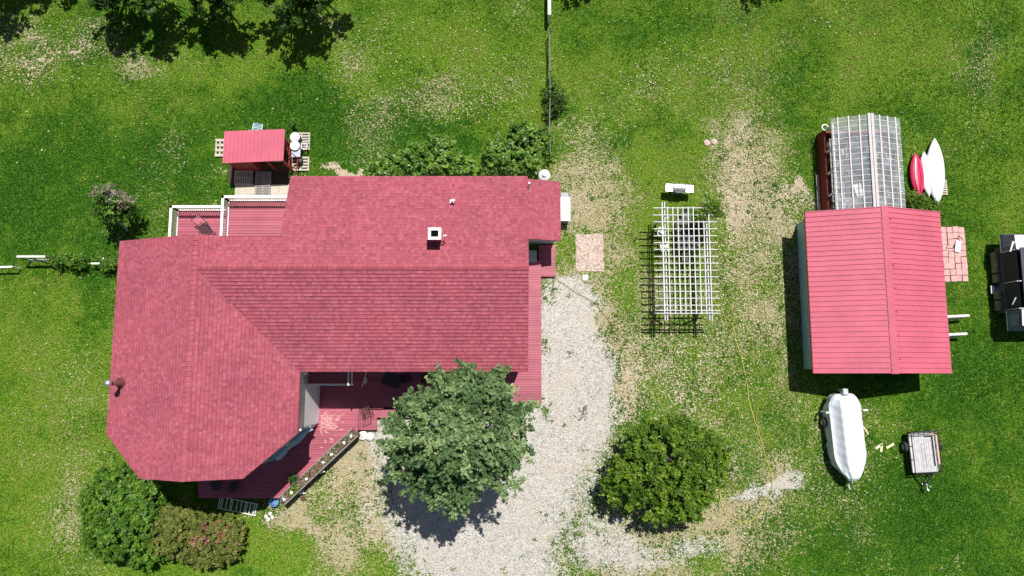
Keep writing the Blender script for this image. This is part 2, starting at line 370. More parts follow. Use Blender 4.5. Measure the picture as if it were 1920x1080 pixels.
def masks(x, y):
    dr = poly_sd(x, y, DRIVE) + (fbm(x, y, .9)-.5)*1.6
    wide = np.clip(np.clip((x+2)/6, 0, 1)*np.clip((-y-1)/5, 0, 1)+.7*np.clip((-x-3)/3, 0, 1)*np.clip((-y-4)/3, 0, 1), 0, 1); gravel = np.clip(.5+dr*(.42-.34*wide), 0, 1); gravel = np.where(y < -15, gravel*np.clip((y+40)/25, 0, 1), gravel)
    gravel = np.maximum(gravel, patches(x, y, GRAV, .3)*1.05); halo = np.clip(1+dr*.55, 0, 1)*np.clip(1-gravel, 0, 1)
    bare = patches(x, y, BARE)*1.0; dry = np.clip(patches(x, y, DRY)+halo*.55, 0, 1)
    dry = dry*np.clip(.15+1.5*fbm(x+5, y+61, .42, 4), 0, 1.25); bare = bare*np.clip(.35+1.2*fbm(x+75, y+11, .5, 3), 0, 1.2); rnd = fbm(x+100, y+40, .22); dry = dry + np.clip(rnd-.56, 0, 1)*1.0; dry = np.clip(dry, 0, 1)
    lush = np.clip(.5+1.35*patches(x, y, LUSH)-1.3*patches(x, y, YEL)+(fbm(x, y, .09)-.5)*.6, 0, 1)
    return gravel, bare, dry, lush
M_GROUND = ground_mat()
def axis(lo, hi, st, far): return np.concatenate([[-far, -far/3, -far/9, lo-60, lo-20, lo-6], np.arange(lo, hi+1e-6, st), [hi+6, hi+20, hi+60, far/9, far/3, far]])
gx = axis(-37, 37, .25, 3000); gy = axis(-16, 28, .25, 3000)
GX, GY = np.meshgrid(gx, gy); nx, ny = len(gx), len(gy)
gm = np.stack(masks(GX.ravel(), GY.ravel()), 1)
GZ = ((fbm(GX, GY, .25)-.5)*.10*(np.abs(GX) < 60)).ravel()*0
def sheet(name, sel, z):
    idx = np.arange(nx*ny).reshape(ny, nx)
    q = np.stack([idx[:-1, :-1], idx[:-1, 1:], idx[1:, 1:], idx[1:, :-1]], -1).reshape(-1, 4)
    if sel is not None: q = q[sel[q].all(1)]
    used = np.unique(q); remap = np.full(nx*ny, -1); remap[used] = np.arange(len(used)); q = remap[q]
    co = np.stack([GX.ravel()[used], GY.ravel()[used], np.full(len(used), z)], 1)
    me = bpy.data.meshes.new(name); me.vertices.add(len(co)); me.vertices.foreach_set('co', co.ravel())
    me.loops.add(len(q)*4); me.loops.foreach_set('vertex_index', q.ravel().astype(np.int32))
    me.polygons.add(len(q)); me.polygons.foreach_set('loop_start', np.arange(0, len(q)*4, 4, dtype=np.int32)); me.update(calc_edges=True)
    at = me.color_attributes.new('mask', 'FLOAT_COLOR', 'POINT'); at.data.foreach_set('color', gm[used].astype(np.float32).ravel())
    me.materials.append(M_GROUND); ob = bpy.data.objects.new(name, me); C.objects.link(ob); ob['kind'] = 'structure'; return ob
sheet('ground', None, 0)
sheet('driveway', (gm[:, 0] > .42) & (poly_sd(GX.ravel(), GY.ravel(), DRIVE) > -1.2), .004)

def trimesh(name, co, tri, tint, m, parent=None, per_vert=3):
    me = bpy.data.meshes.new(name); me.vertices.add(len(co)); me.vertices.foreach_set('co', co.astype(np.float32).ravel())
    k = tri.shape[1]
    me.loops.add(len(tri)*k); me.loops.foreach_set('vertex_index', tri.ravel().astype(np.int32))
    me.polygons.add(len(tri)); me.polygons.foreach_set('loop_start', np.arange(0, len(tri)*k, k, dtype=np.int32)); me.update(calc_edges=True)
    at = me.attributes.new('tint', 'FLOAT', 'POINT'); at.data.foreach_set('value', tint.astype(np.float32))
    me.materials.append(m); ob = bpy.data.objects.new(name, me); C.objects.link(ob)
    if parent is not None: ob.parent = parent
    return ob
def quads(cen, size, nrm, rs, asp=.55):
    """diamond leaves at cen with normals nrm"""
    n = len(cen); r = rs.randn(n, 3); nrm = nrm/np.linalg.norm(nrm, axis=1, keepdims=True)
    a = np.cross(nrm, r); a /= np.linalg.norm(a, axis=1, keepdims=True)+1e-9; b = np.cross(nrm, a)
    s = size[:, None]
    co = np.stack([cen-a*s, cen-b*s*asp+nrm*s*.12, cen+a*s, cen+b*s*asp+nrm*s*.12], 1).reshape(-1, 3)
    return co, np.arange(n*4).reshape(n, 4)

# ---------------------------------------------------------------- keep-out footprints for the grass
HOUSEPOLY = [(-21.2, 7), (-21.2, -3), (-19, -5), (-13.9, -5), (-11.6, -3), (-11.6, .4), (.6, .4), (.6, 7.8), (2.7, 7.8), (2.7, 11.2), (.6, 11.2), (.6, 10.5), (-12, 10.5), (-12, 7)]
GARAGEPOLY = [(18.1, .3), (25.4, .3), (25.4, 9.6), (18.1, 9.6)]
KEEP = [HOUSEPOLY, GARAGEPOLY]
# deck outlines (metres)
DZ = .6
DECK_MAIN = [P(600, 690, DZ), P(1015, 690, DZ), P(1015, 758, DZ), P(673, 766, DZ), P(672, 806, DZ), P(524, 936, DZ), P(372, 935, DZ), P(372, 880, DZ), P(480, 870, DZ), P(590, 790, DZ)]
KEEP += [DECK_MAIN]

def scan(poly, y):
    xs = []
    n = len(poly)
    for i in range(n):
        a, b = poly[i], poly[(i+1) % n]
        if (a[1] > y) != (b[1] > y): xs.append(a[0]+(y-a[1])*(b[0]-a[0])/(b[1]-a[1]))
    xs.sort(); return list(zip(xs[::2], xs[1::2]))
def courses(polys, pitch=.2, h=.034, tap=.10):
    """raised butt edges of the shingle courses, laid on every slope"""
    mb = MB(); mb.nr = []
    for pl in polys:
        P3 = [Vector(p) for p in pl]; n_ = Vector((0, 0, 0))
        for i in range(len(P3)): n_ += P3[i].cross(P3[(i+1) % len(P3)])
        n_.normalize()
        if n_.z < 0: n_ = -n_
        up = (Vector((0, 0, 1))-n_*n_.z).normalized(); u = up.cross(n_); d0 = P3[0].dot(n_); q2 = [(p.dot(u), p.dot(up)) for p in P3]
        v0, v1 = min(q[1] for q in q2), max(q[1] for q in q2); v = math.ceil(v0/pitch)*pitch
        while v < v1-.06:
            for a, b in scan(q2, v+.004):
                if b-a < .1: continue
                nseg = max(1, int((b-a)/1.0)); 
                for k in range(nseg):
                    x0_, x1_ = a+(b-a)*k/nseg, a+(b-a)*(k+1)/nseg; hh = h*random.uniform(.75, 1.2); dv = random.uniform(-.008, .008); W = lambda x, y, z: u*x+up*y+n_*(d0+z)
                    mb.add([W(x0_, v+dv, .001), W(x1_, v+dv, .001), W(x1_, v+dv+.006, hh), W(x0_, v+dv+.006, hh), W(x1_-.0, v+dv+tap, .001), W(x0_, v+dv+tap, .001)], [(0, 1, 2, 3), (3, 2, 4, 5)]); mb.nr += [n_, n_]
            v += pitch
    return mb
# ================================================================= HOUSE
house = thing('house', 'large house with shingled red roof, white siding, chimney and L-shaped plan', 'house', (-8, 3, 0))
ZR, ZE = 8., 6.; WX = -16.45; MY = 5.53; pw, pm = 2/5.1, 2/5.39
R0 = (WX, MY, ZR); V1 = (-11.35, .14, ZE); E1 = (.87, .14, ZE); E2 = (.87, MY, ZR); E3 = (.87, 10.92, ZE); E4 = (-12.27, 10.92, ZE)
zn = ZR-pm*(7.25-MY); E5 = (-12.27, 7.25, zn); V2 = (WX+(ZR-zn)/pw, 7.25, zn); Rn = (WX, 7.25, ZR)
zwe = ZR-pw*(21.49+WX); Wn = (-21.49, 7.25, zwe); Ws = (-21.49, -3.17, zwe); Wc = (-19.12, -5.31, ZR-pw*(19.12+WX)); Rs = (WX, -5.31, ZR)
Ec = (-13.8, -5.31, ZR-pw*(WX*-1-13.8)); Es = (-11.35, -3.09, ZE)
ROOFP = [[R0, V1, E1, E2], [R0, Rs, Ec, Es, V1], [Rn, Wn, Ws, Wc, Rs, R0], [R0, V2, Rn], [R0, E2, E3, E4, E5, V2]]
roof = MB().slab(ROOFP, .16).build('roof', M_SH, house, uv=True)
courses(ROOFP).build('shingle_course', M_SH, roof, uv=True)
def caps(mb, a, b, half=.15, drop=.052, step=.26):
    a = Vector(a); b = Vector(b); d = b-a; n = int(d.length/step); d.normalize(); x = d.cross(Vector((0, 0, 1))).normalized()
    for i in range(n):
        p = a+d*(i*step); q = a+d*((i+1)*step+.01); h0, h1 = .05+random.uniform(0, .008), .018
        vs = [p-x*half+Vector((0, 0, h0-drop)), p+Vector((0, 0, h0+.01)), p+x*half+Vector((0, 0, h0-drop)),
              q-x*half+Vector((0, 0, h1-drop)), q+Vector((0, 0, h1+.01)), q+x*half+Vector((0, 0, h1-drop))]
        vs += [v-Vector((0, 0, .03)) for v in vs[:3]]
        mb.add(vs, [(0, 1, 4, 3), (1, 2, 5, 4), (6, 7, 1, 0), (7, 8, 2, 1)])
for a_, b_ in ((E2, R0), (Rs, Rn)):
    rc = MB(); caps(rc, a_, b_); o_ = rc.build('ridge_cap', [mat('cap_tile', (.345, .076, .10), .85, 0, .2, 8, .3), mat('cap_tile_pale', (.39, .09, .12), .85, 0, .2, 8, .3), mat('cap_tile_dark', (.26, .05, .065), .85, 0, .2, 8, .3)], house)
    for pl in o_.data.polygons: i = pl.index//4; pl.material_index = 2 if pl.index % 4 > 1 else (i*7 % 5 in (1, 3))*1
# walls
def wtop(x, y):
    zw = ZR-pw*abs(x-WX); zm = ZR-pm*abs(y-MY)
    return zw, zm
def wallring(pts, tops, z0=0.): return MB().prism(pts, z0, tops)
wp = [(-21.1, 6.9), (-21.1, -3.0), (-18.95, -4.92), (WX, -4.92), (-13.95, -4.92), (-11.72, -2.92), (-11.72, 6.9), (WX, 6.9)]
wt = [wtop(*p)[0]-.17 for p in wp]
MB().prism(wp, 0, wt).build('wall', M_WALL, house)
mp_ = [(-11.9, .5), (.55, .5), (.55, MY), (.55, 10.5), (-11.9, 10.5), (-11.9, MY)]
mt = [wtop(*p)[1]-.17 for p in mp_]; MB().prism(mp_, 0, mt).build('wall', M_WALL, house)
# a lower addition on the east side
AZ0, AZ1 = 3.7, 2.95
ap = [(.6, 7.86, AZ0), (2.9, 7.86, AZ1), (2.9, 11.45, AZ1), (.6, 11.45, AZ0)]
ar_ = MB().slab([ap], .14).build('addition_roof', M_SH, house, uv=True); courses([ap]).build('shingle_course', M_SH, ar_, uv=True)
MB().prism([(.56, 8.2), (2.62, 8.2), (2.62, 11.15), (.56, 11.15)], 0, [AZ0-.18, AZ1-.1, AZ1-.1, AZ0-.18]).build('addition_wall', M_GREY, house)
# windows
def window(parent, c, wdt, hgt, yaw, fr=M_WHITE, gl=M_GLASS):
    """c on the wall face; yaw = direction the window faces"""
    f = MB(); n = Vector((math.cos(yaw), math.sin(yaw), 0)); u = Vector((-math.sin(yaw), math.cos(yaw), 0)); c = Vector(c)
    def rect(a0, a1, b0, b1, d0, d1):
        f.add([c+u*a+Vector((0, 0, b))+n*d for d in (d0, d1) for a, b in ((a0, b0), (a1, b0), (a1, b1), (a0, b1))],
              [(3, 2, 1, 0), (4, 5, 6, 7), (0, 1, 5, 4), (1, 2, 6, 5), (2, 3, 7, 6), (3, 0, 4, 7)])
    W, H = wdt/2, hgt/2; t_ = .07
    rect(-W, -W+t_, -H, H, .003, .06); rect(W-t_, W, -H, H, .003, .06); rect(-W+t_, W-t_, H-t_, H, .003, .06); rect(-W-.05, W+.05, -H-.06, -H, .003, .09); rect(-W+t_, W-t_, -.025, .025, .01, .05)
    fo = f.build('window', fr, parent)
    g = MB(); g.add([c+u*a+Vector((0, 0, b))+n*.02 for a, b in ((-W+t_, -H), (W-t_, -H), (W-t_, H-t_), (-W+t_, H-t_))], [(0, 1, 2, 3)])
    g.build('pane', gl, fo)
for x in (-9.6, -6.8, -1.6): window(house, (x, .5, 4.4), 1., 1.2, -math.pi/2)
for x in (-8.6, -5.2, -2.0): window(house, (x, .5, 1.9), 1.1, 1.3, -math.pi/2)
for x in (-10, -6.5, -3, -.8): window(house, (x, 10.5, 4.2), 1., 1.2, math.pi/2)
for y in (5, 1.5, -1.6): window(house, (-21.1, y, 4.2), 1., 1.2, math.pi)
for y in (2.5, 5.5, 9.3): window(house, (.55, y, 4.5), 1., 1.2, 0)
window(house, (-16.45, 6.9, 4.2), 1.2, 1.3, math.pi/2); window(house, (-17.5, -4.92, 3.8), 1.2, 1.4, -math.pi/2); window(house, (-15.2, -4.92, 3.8), 1.2, 1.4, -math.pi/2)
da = math.atan2(-2.23, 2.0)  # diagonal corner wall, faces south-east
dyaw = math.atan2(-(-11.72+13.95), (-2.92+4.92)); dyaw = -math.atan2(2.23, 2.0)
M_TEALG = mat('blue_glass', (.08, .22, .36), .12, 0, .25, 1.2, 0, .7)
for k in (-.75, .75):
    cc = Vector(((-13.95-11.72)/2, (-4.92-2.92)/2, 3.7)); u = Vector((-math.sin(dyaw), math.cos(dyaw), 0))
    window(house, cc+u*k, 1.35, 2.5, dyaw, M_TEAL, M_TEALG)
# awning folded over the diagonal windows
aw = MB(); n_ = Vector((math.cos(dyaw), math.sin(dyaw), 0)); u = Vector((-math.sin(dyaw), math.cos(dyaw), 0)); cc = Vector((-12.835, -3.92, 0))+n_*.01
for i in range(10):
    a0 = -1.35+i*.27; a1 = a0+.27; s0 = .24+.06*math.sin(i*1.3); s1 = .24+.06*math.sin((i+1)*1.3); z0, z1 = 2.2, 2.0+.03*math.sin(i*1.7)
    p = [cc+u*a0+Vector((0, 0, z0)), cc+u*a1+Vector((0, 0, z0)), cc+u*a1+n_*s1+Vector((0, 0, z1)), cc+u*a0+n_*s0+Vector((0, 0, z1))]
    aw.add(p+[q-Vector((0, 0, .03)) for q in p], [(0, 3, 2, 1), (4, 5, 6, 7), (0, 1, 5, 4), (2, 3, 7, 6), (1, 2, 6, 5), (3, 0, 4, 7)])
aw.build('awning', mat('awning_cloth', (.42, .50, .58), .7, 0, .2, 3, .2), house)
# chimney, pipes
cb = P(816, 440, 8.3); cx, cy = cb.x, cb.y
ch = MB().box((cx, cy, 7.95), (.54, .5, 1.1)).build('chimney', mat('chimney_render', (.30, .10, .09), .85, 0, .3, 6, .4), house)
t_ = MB()
for dx, dy, w_, h_ in ((0, .24, .68, .15), (0, -.24, .68, .15), (-.265, 0, .15, .33), (.265, 0, .15, .33)): t_.box((cx+dx, cy+dy, 8.55), (w_, h_, .1))
t_.build('cap', M_WHITE, ch, bevel=.01)
MB().box((cx, cy, 8.506), (.38, .33, .01)).build('flue', mat('flue_black', (.006, .006, .006), 1., 0, .2, 6, 0, .0), ch)  # flat near-black plate marks the flue opening on the solid chimney
MB().box((cx, cy, 7.52), (.82, .78, .32)).build('flashing', M_SH, ch, uv=True)
MB().tube([(cx+.42, cy-.05, 8.2), (cx+.58, cy-.02, 8.25)], .05).build('bracket', M_WHITE, ch)
vb = P(847, 376, 7.); zb = ZR-pm*(vb.y-MY)
v_ = MB().tube([(vb.x, vb.y, zb-.1), (vb.x, vb.y, zb+.42)], .055, 12); v_.box((vb.x-.03, vb.y+.05, zb+.02), (.2, .18, .04)); v_.box((vb.x+.1, vb.y+.02, zb+.4), (.14, .1, .1)); v_.build('vent_pipe', M_WHITE, house)
vb = P(992, 345, 6.1); v_ = MB().tube([(vb.x, vb.y-.1, 5.3), (vb.x, vb.y-.1, 6.7)], .055, 12).build('vent_pipe', M_WHITE, house)
sb = P(228, 718, 6.35); zb = ZR-pw*abs(sb.x-WX)
sp_ = MB(); sp_.lathe((sb.x, sb.y, zb-.1), [(.34, 0), (.3, .16), (.13, .3), (.11, 1.25)], 20); stove = sp_.build('stove_pipe', mat('rusty_flue', (.20, .07, .06), .6, .3, .3, 5, .2), house, smooth=True)
MB().lathe((sb.x, sb.y, zb+1.15), [(.12, 0), (.17, .04), (.17, .2), (.1, .27), (.0, .29)], 20).build('cap', M_STEEL, stove, smooth=True)
# white corner brackets and gutter end
for p in ((573, 699, 5.7), (563, 806, 5.7)): q = P(*p); MB().lathe(q, [(.0, -.1), (.07, -.06), (.07, .04), (0, .08)], 10).build('flood_light', M_WHITE, house)
# balcony under the south eave
bz = 3.5; q0 = P(578, 690, bz); q1 = P(660, 721, bz)
bo = MB().box(((q0.x+q1.x)/2, (q1.y+.5)/2, bz-.1), (q1.x-q0.x, .5-q1.y, .16)).build('balcony', M_DECK, house)
rl = MB().box(((q0.x+q1.x)/2, q1.y, bz+.02), (q1.x-q0.x+.1, .1, .3)); 
rl.bar((q1.x, q1.y, bz), (q1.x, q1.y, bz+.95), .09); rl.bar((q1.x, .5, bz+.95), (q1.x, q1.y, bz+.95), .07); rl.bar((q1.x, .5, bz+.1), (q1.x, q1.y, bz+.1), .07)
rl.bar((q0.x, q1.y, bz+.3), (q1.x, q1.y-.02, bz+.3), .09)
rl.build('railing', M_WHITE, bo)
# doors on the porch and landing
d_ = MB().box((-4.2, .47, DZ+1.05), (1.0, .08, 2.1)).build('door', M_REDW, house, bevel=.01); MB().lathe((-3.82, .41, DZ+1.0), [(0, -.03), (.035, 0), (0, .03)], 8).build('handle', M_STEEL, d_)

# ================================================================= DECKS
def boards(mb, poly, z, w_=.15, gap=.012, th=.03):
    y0 = min(p[1] for p in poly); y1 = max(p[1] for p in poly); y = math.ceil(y0/w_)*w_
    while y+w_ <= y1+.02:
        for a, b in scan(poly, min(y+w_/2, y1-.001)):
            x = a
            while x < b-.05:
                e = min(b, x+random.choice([2.4, 3.6, 3.6]));
                if b-e < .5: e = b
                mb.box(((x+e)/2, y+w_/2, z-th/2+random.uniform(-.003, .003)), (e-x-.004, w_-gap, th)); x = e
        y += w_
def skirt(mb, pts, z, h=.5):
    for a, b in zip(pts[:-1], pts[1:]): mb.bar((a[0], a[1], z-.05-h/2), (b[0], b[1], z-.05-h/2), .04, h)
deck = thing('porch_deck', 'red plank deck wrapping the south side and east end of the house', 'deck', (-5, -1, 0))
mb = MB(); boards(mb, [(-11.75, .60), (P(1015, 680, DZ).x, .60), P(1015, 758, DZ), P(673, 766, DZ), P(672, 806, DZ), P(524, 936, DZ), P(372, 935, DZ), P(372, 870, DZ), (-13.95, -4.95), (-11.75, -2.95), (-11.75, .47)], DZ); mb.build('planking', M_DECK, deck)
mb = MB(); ex = P(1015, 600, DZ).x; yN = P(1000, 489, DZ).y
boards(mb, [(.57, .60), (ex, .60), (ex, yN), (.57, yN)], DZ); mb.build('side_planking', M_DECK, deck)
mb = MB(); skirt(mb, [(ex-.03, yN), (ex-.03, P(0, 758, DZ).y+.03), P(675, 764, DZ), P(674, 804, DZ), P(526, 934, DZ), P(374, 933, DZ), P(374, 900, DZ)], DZ); mb.build('skirting', M_DECK, deck)
# steps
mb = MB(); a = P(674, 767, .42); b = P(706, 806, .42); mb.box(((a.x+b.x)/2, (a.y+b.y)/2, .36), (b.x-a.x, a.y-b.y, .12)); 
a2 = P(706, 767, .40); b2 = P(775, 783, .40); mb.box(((a2.x+b2.x)/2+.01, (a2.y+b2.y)/2, .34), (b2.x-a2.x, a2.y-b2.y, .12)); 
for xx in (a.x+.05, (a.x+b.x)/2, b.x-.05): mb.box((xx, b.y+.03, .15), (.07, .05, .3))
mb.box(((a.x+b.x)/2, b.y+.25, .2), (b.x-a.x-.02, .04, .2)); mb.build('step', M_DECK, deck, bevel=.008)
# worn patches are bare timber fibres lying open in the paint
# landing by the addition
landing = thing('entry_landing', 'small red plank landing beside the grey addition wall', 'landing', (1.9, 7, 0))
a = P(1010, 462, .3); b = P(1041, 519, .3); mb = MB(); boards(mb, [(a.x, b.y), (b.x, b.y), (b.x, 8.15), (a.x, 8.15)], .3); mb.build('planking', M_DECK, landing)
mb = MB(); mb.box(((a.x+b.x)/2, b.y+.05, .13), (b.x-a.x, .05, .26)); mb.box((b.x-.04, (b.y+8.1)/2, .13), (.05, 8.1-b.y, .26)); mb.build('skirting', M_DECK, landing)
q = P(999, 480, .75); g = MB().box((q.x, q.y, .38), (.5, .75, .7)).build('storage_box', M_GALV, None, bevel=.03, loc=(q.x, q.y, 0)); tag(g, 'grey plastic storage box in the dark nook below the addition', 'box')

M_RAILP = mat('rail_paint', (.84, .84, .82), .5, 0, .05, 4, .03)
def rail_run(root, a, b, z, h=1.0, skip_first=False):
    a = Vector(a); b = Vector(b); d = (b-a); l = d.length; d.normalize()
    mb = MB(); mb.bar((a.x, a.y, z+h), (b.x, b.y, z+h), .15, .05); mb.bar((a.x, a.y, z+h-.09), (b.x, b.y, z+h-.09), .05, .09)
    mb.bar((a.x, a.y, z+.1), (b.x, b.y, z+.1), .08, .08); mb.build('handrail', M_RAILP, root)
    mb = MB(); n = int(l/.13)
    for i in range(1, n):
        p = a+d*(l*i/n); mb.box((p.x, p.y, z+h/2+.02), (.035, .035, h-.2), math.atan2(d.y, d.x))
    mb.build('baluster', M_RAILP, root)['kind'] = 'stuff' if n > 100 else 'part'
    mb = MB()
    for p in ([b] if skip_first else [a, b]): MB().box((p.x, p.y, z/2+h/2+.04), (.12, .12, z+h+.1)).build('post', M_RAILP, root)
def backdeck(name, label, z, x0, x1, y0, y1, rails):
    root = thing(name, label, 'deck', ((x0+x1)/2, (y0+y1)/2, 0))
    mb = MB(); boards(mb, [(x0, y0), (x1, y0), (x1, y1), (x0, y1)], z, .17, .02); mb.build('planking', M_DECK, root)
    mb = MB(); mb.box(((x0+x1)/2, y1-.03, z-.15), (x1-x0, .05, .22)); mb.box((x0+.03, (y0+y1)/2, z-.15), (.05, y1-y0-.1, .22))
    for xx in (x0+.12, x1-.12): mb.box((xx, y1-.15, z/2-.1), (.12, .12, z-.2))
    mb.build('frame', M_DECK, root)
    for r in rails: rail_run(root, r[0], r[1], z, 1.0)
    return root
uz, lz = 1.1, .75
ul = P(429, 375, uz); ll = P(334, 393, lz)
backdeck('raised_deck', 'raised red plank deck with white railing, nearest the main roof', uz, ul.x, -12.0, 6.95, ul.y, [((ul.x+.05, 6.95), (ul.x+.05, ul.y-.05)), ((ul.x+.05, ul.y-.05), (-12.05, ul.y-.05))])
backdeck('lower_deck', 'lower red plank deck with white railing and lounge chair', lz, ll.x, ul.x-.02, 6.95, ll.y, [((ll.x+.05, 6.95), (ll.x+.05, ll.y-.05)), ((ll.x+.05, ll.y-.05), (ul.x-.1, ll.y-.05))])
KEEP += [[(ll.x, 6.9), (-12, 6.9), (-12, ul.y), (ll.x, ul.y)]]
# lounge chair on the lower deck
def lounger(loc, rz, label):
    t = thing('lounge_chair', label, 'chair', loc, rz)
    f = MB()
    for s in (-1, 1):
        f.tube([(s*.28, -.62, .05), (s*.28, -.55, .36), (s*.28, .25, .34), (s*.28, .72, .75)], .018); f.tube([(s*.28, .2, .05), (s*.28, .25, .34)], .018)
        f.tube([(s*.33, -.3, .56), (s*.33, .3, .56)], .025); f.tube([(s*.3, -.3, .36), (s*.33, -.3, .56)], .015)
    f.tube([(-.28, .72, .75), (.28, .72, .75)], .018); f.tube([(-.28, -.62, .05), (.28, -.62, .05)], .018)
    f.build('frame', M_BLACK, t, local=True)
    s_ = MB()
    for k in range(9): s_.box((0, -.5+k*.088, .37-.002*k), (.54, .045, .015))
    s_.build('seat', M_BLACK, t, local=True)
    b_ = MB(); [b_.bar((-.25, .3+k*.075, .385+k*.064), (.25, .3+k*.075, .385+k*.064), .045, .015) for k in range(6)]; b_.build('backrest', mat('rose_sling', (.45, .16, .2), .8, 0, .3, 8, .2), t, local=True); return t
q = P(384, 427, lz+.3); lounger((q.x, q.y, lz), R(38), 'black slatted lounge chair on the lower deck')
# ladder / trellis lying below the deck
lad = thing('white_ladder', 'white slatted trellis lying in shade below the deck edge', 'trellis', P(445, 950, .2), R(-11)); lad.location.z = 0
mb = MB(); mb.box((0, .36, .14), (2.4, .05, .04)); mb.box((0, -.32, .1), (2.4, .05, .04)); mb.build('rail', M_WHITE, lad, local=True)
mb = MB()
for x in (-1.15, -1.05, -.95, -.7, -.45, -.35, -.05, .2, .45, .55, .75, 1.0, 1.12): mb.box((x, .02, .16), (.045, .72, .03), rz=R(3))
mb.build('slat', M_WHITE, lad, local=True); lad.name = 'trellis_panel'

# ================================================================= trees and bushes
def foliage(name, blobs, n, lsize, m, parent, seed, sub=60, spread=.22, up=.6, hollow=.55, tintbias=0., zmin=.05, elong=.28, jit=.14):
    """blobs: (x,y,z,rx,ry,rz). leaves gather on twigs spread through the blobs"""
    rs = np.random.RandomState(seed); B = np.array(blobs, float)
    vol = B[:, 3]*B[:, 4]*.6+B[:, 3]*B[:, 5]; pr = vol/vol.sum(); nt_ = max(8, n//sub)
    bi = rs.choice(len(B), nt_, p=pr); d = rs.randn(nt_, 3); d /= np.linalg.norm(d, axis=1, keepdims=True)
    d[:, 2] = np.where(d[:, 2] < -.35, -d[:, 2], d[:, 2])
    rad = hollow+(1-hollow)*rs.rand(nt_)**.6; rad *= 1+jit*rs.randn(nt_)
    tc = B[bi, :3]+d*rad[:, None]*B[bi, 3:6]; tt = rs.rand(nt_)
    li = rs.randint(0, nt_, n); dd = d+rs.randn(nt_, 3)*.45; dd[:, 2] *= .5; dd /= np.linalg.norm(dd, axis=1, keepdims=True); el = (rs.rand(n)*2-1)[:, None]; off = rs.randn(n, 3)*spread*np.array([1, 1, .7])*.62*(1.15-.75*np.abs(el))+dd[li]*el*elong
    cen = tc[li]+off+d[li]*(rs.rand(n)[:, None]-.3)*spread*1.3
    cen[:, 2] = np.maximum(cen[:, 2], zmin)
    nr = rs.randn(n, 3)*.55+np.array([0, 0, up*1.25])+d[li]*.4
    size = lsize*(.6+.8*rs.rand(n)); co, f = quads(cen, size, nr, rs)
    tint = np.clip(.06+.58*tt[li]+.36*rs.rand(n)+tintbias, 0, 1)
    o = trimesh(name, co-np.array(parent.location if parent else (0, 0, 0)), f, np.repeat(tint, 4), m, parent); return o, tc
def tree(name, label, cat, base, blobs, n, lsize, m, seed, trunk_r=.16, bark=M_BARK, limbs=14, group=None, tz=1.2, **kw):
    t = thing(name, label, cat, (base[0], base[1], 0), group=group)
    o, tc = foliage('crown', blobs, n, lsize, m, t, seed, **kw)
    rs = random.Random(seed); mb = MB()
    top = Vector((sum(b[0] for b in blobs)/len(blobs), sum(b[1] for b in blobs)/len(blobs), max(b[2] for b in blobs)))
    b0 = Vector((base[0], base[1], -.05)); fork = Vector((base[0]+(top.x-base[0])*.2, base[1]+(top.y-base[1])*.2, tz))
    mb.tube([b0, b0.lerp(fork, .5)+Vector((.03, .02, 0)), fork], [trunk_r*1.25, trunk_r, trunk_r*.85], 9)
    idx = list(range(len(tc))); rs.shuffle(idx)
    for k in idx[:limbs]:
        e = Vector(tc[k]); mid = fork.lerp(e, .5)+Vector((rs.uniform(-.3, .3), rs.uniform(-.3, .3), rs.uniform(.1, .5)))
        r_ = trunk_r*rs.uniform(.3, .5); mb.tube([fork, fork.lerp(mid, .5)+Vector((rs.uniform(-.1, .1), rs.uniform(-.1, .1), .1)), mid, mid.lerp(e, .6), e], [r_*1.2, r_, r_*.7, r_*.45, r_*.2], 6)
        for j in range(2):
            k2 = rs.choice(idx); e2 = Vector(tc[k2])
            if (e2-mid).length < 1.8: mb.tube([mid, mid.lerp(e2, .55)+Vector((0, 0, .1)), e2], [r_*.5, r_*.3, r_*.12], 5)
    mb.build('trunk', bark, t); return t
def B_(px, py, z, r, ry=None, rz=None):
    p = P(px, py, z); r /= 30.*CAM_H/(CAM_H-z); ry = (ry/30.*(CAM_H-z)/CAM_H) if ry else r
    return (p.x, p.y, z, r*1.0, ry, rz if rz else r*.8)
LM_BIG = leafmat('leaf_grey_green', (.035, .085, .025), (.14, .235, .085), (.40, .52, .23))
LM_BUSH = leafmat('leaf_mid_green', (.022, .068, .004), (.105, .205, .012), (.27, .40, .035))
LM_RHODO = leafmat('leaf_laurel', (.025, .08, .008), (.12, .26, .025), (.36, .52, .10), .4, .5)
LM_DARK = leafmat('leaf_dark_green', (.018, .065, .006), (.095, .22, .018), (.25, .44, .05))
LM_DEEP = leafmat('leaf_deep_green', (.014, .042, .006), (.045, .11, .012), (.15, .28, .03))
LM_RUST = leafmat('leaf_rust', (.13, .07, .035), (.34, .17, .10), (.56, .36, .24))
LM_OLIVE = leafmat('leaf_olive', (.045, .08, .01), (.17, .22, .035), (.38, .34, .11))
LM_GRAY = leafmat('twig_grey', (.10, .08, .07), (.32, .26, .21), (.60, .54, .48), .8, .1)
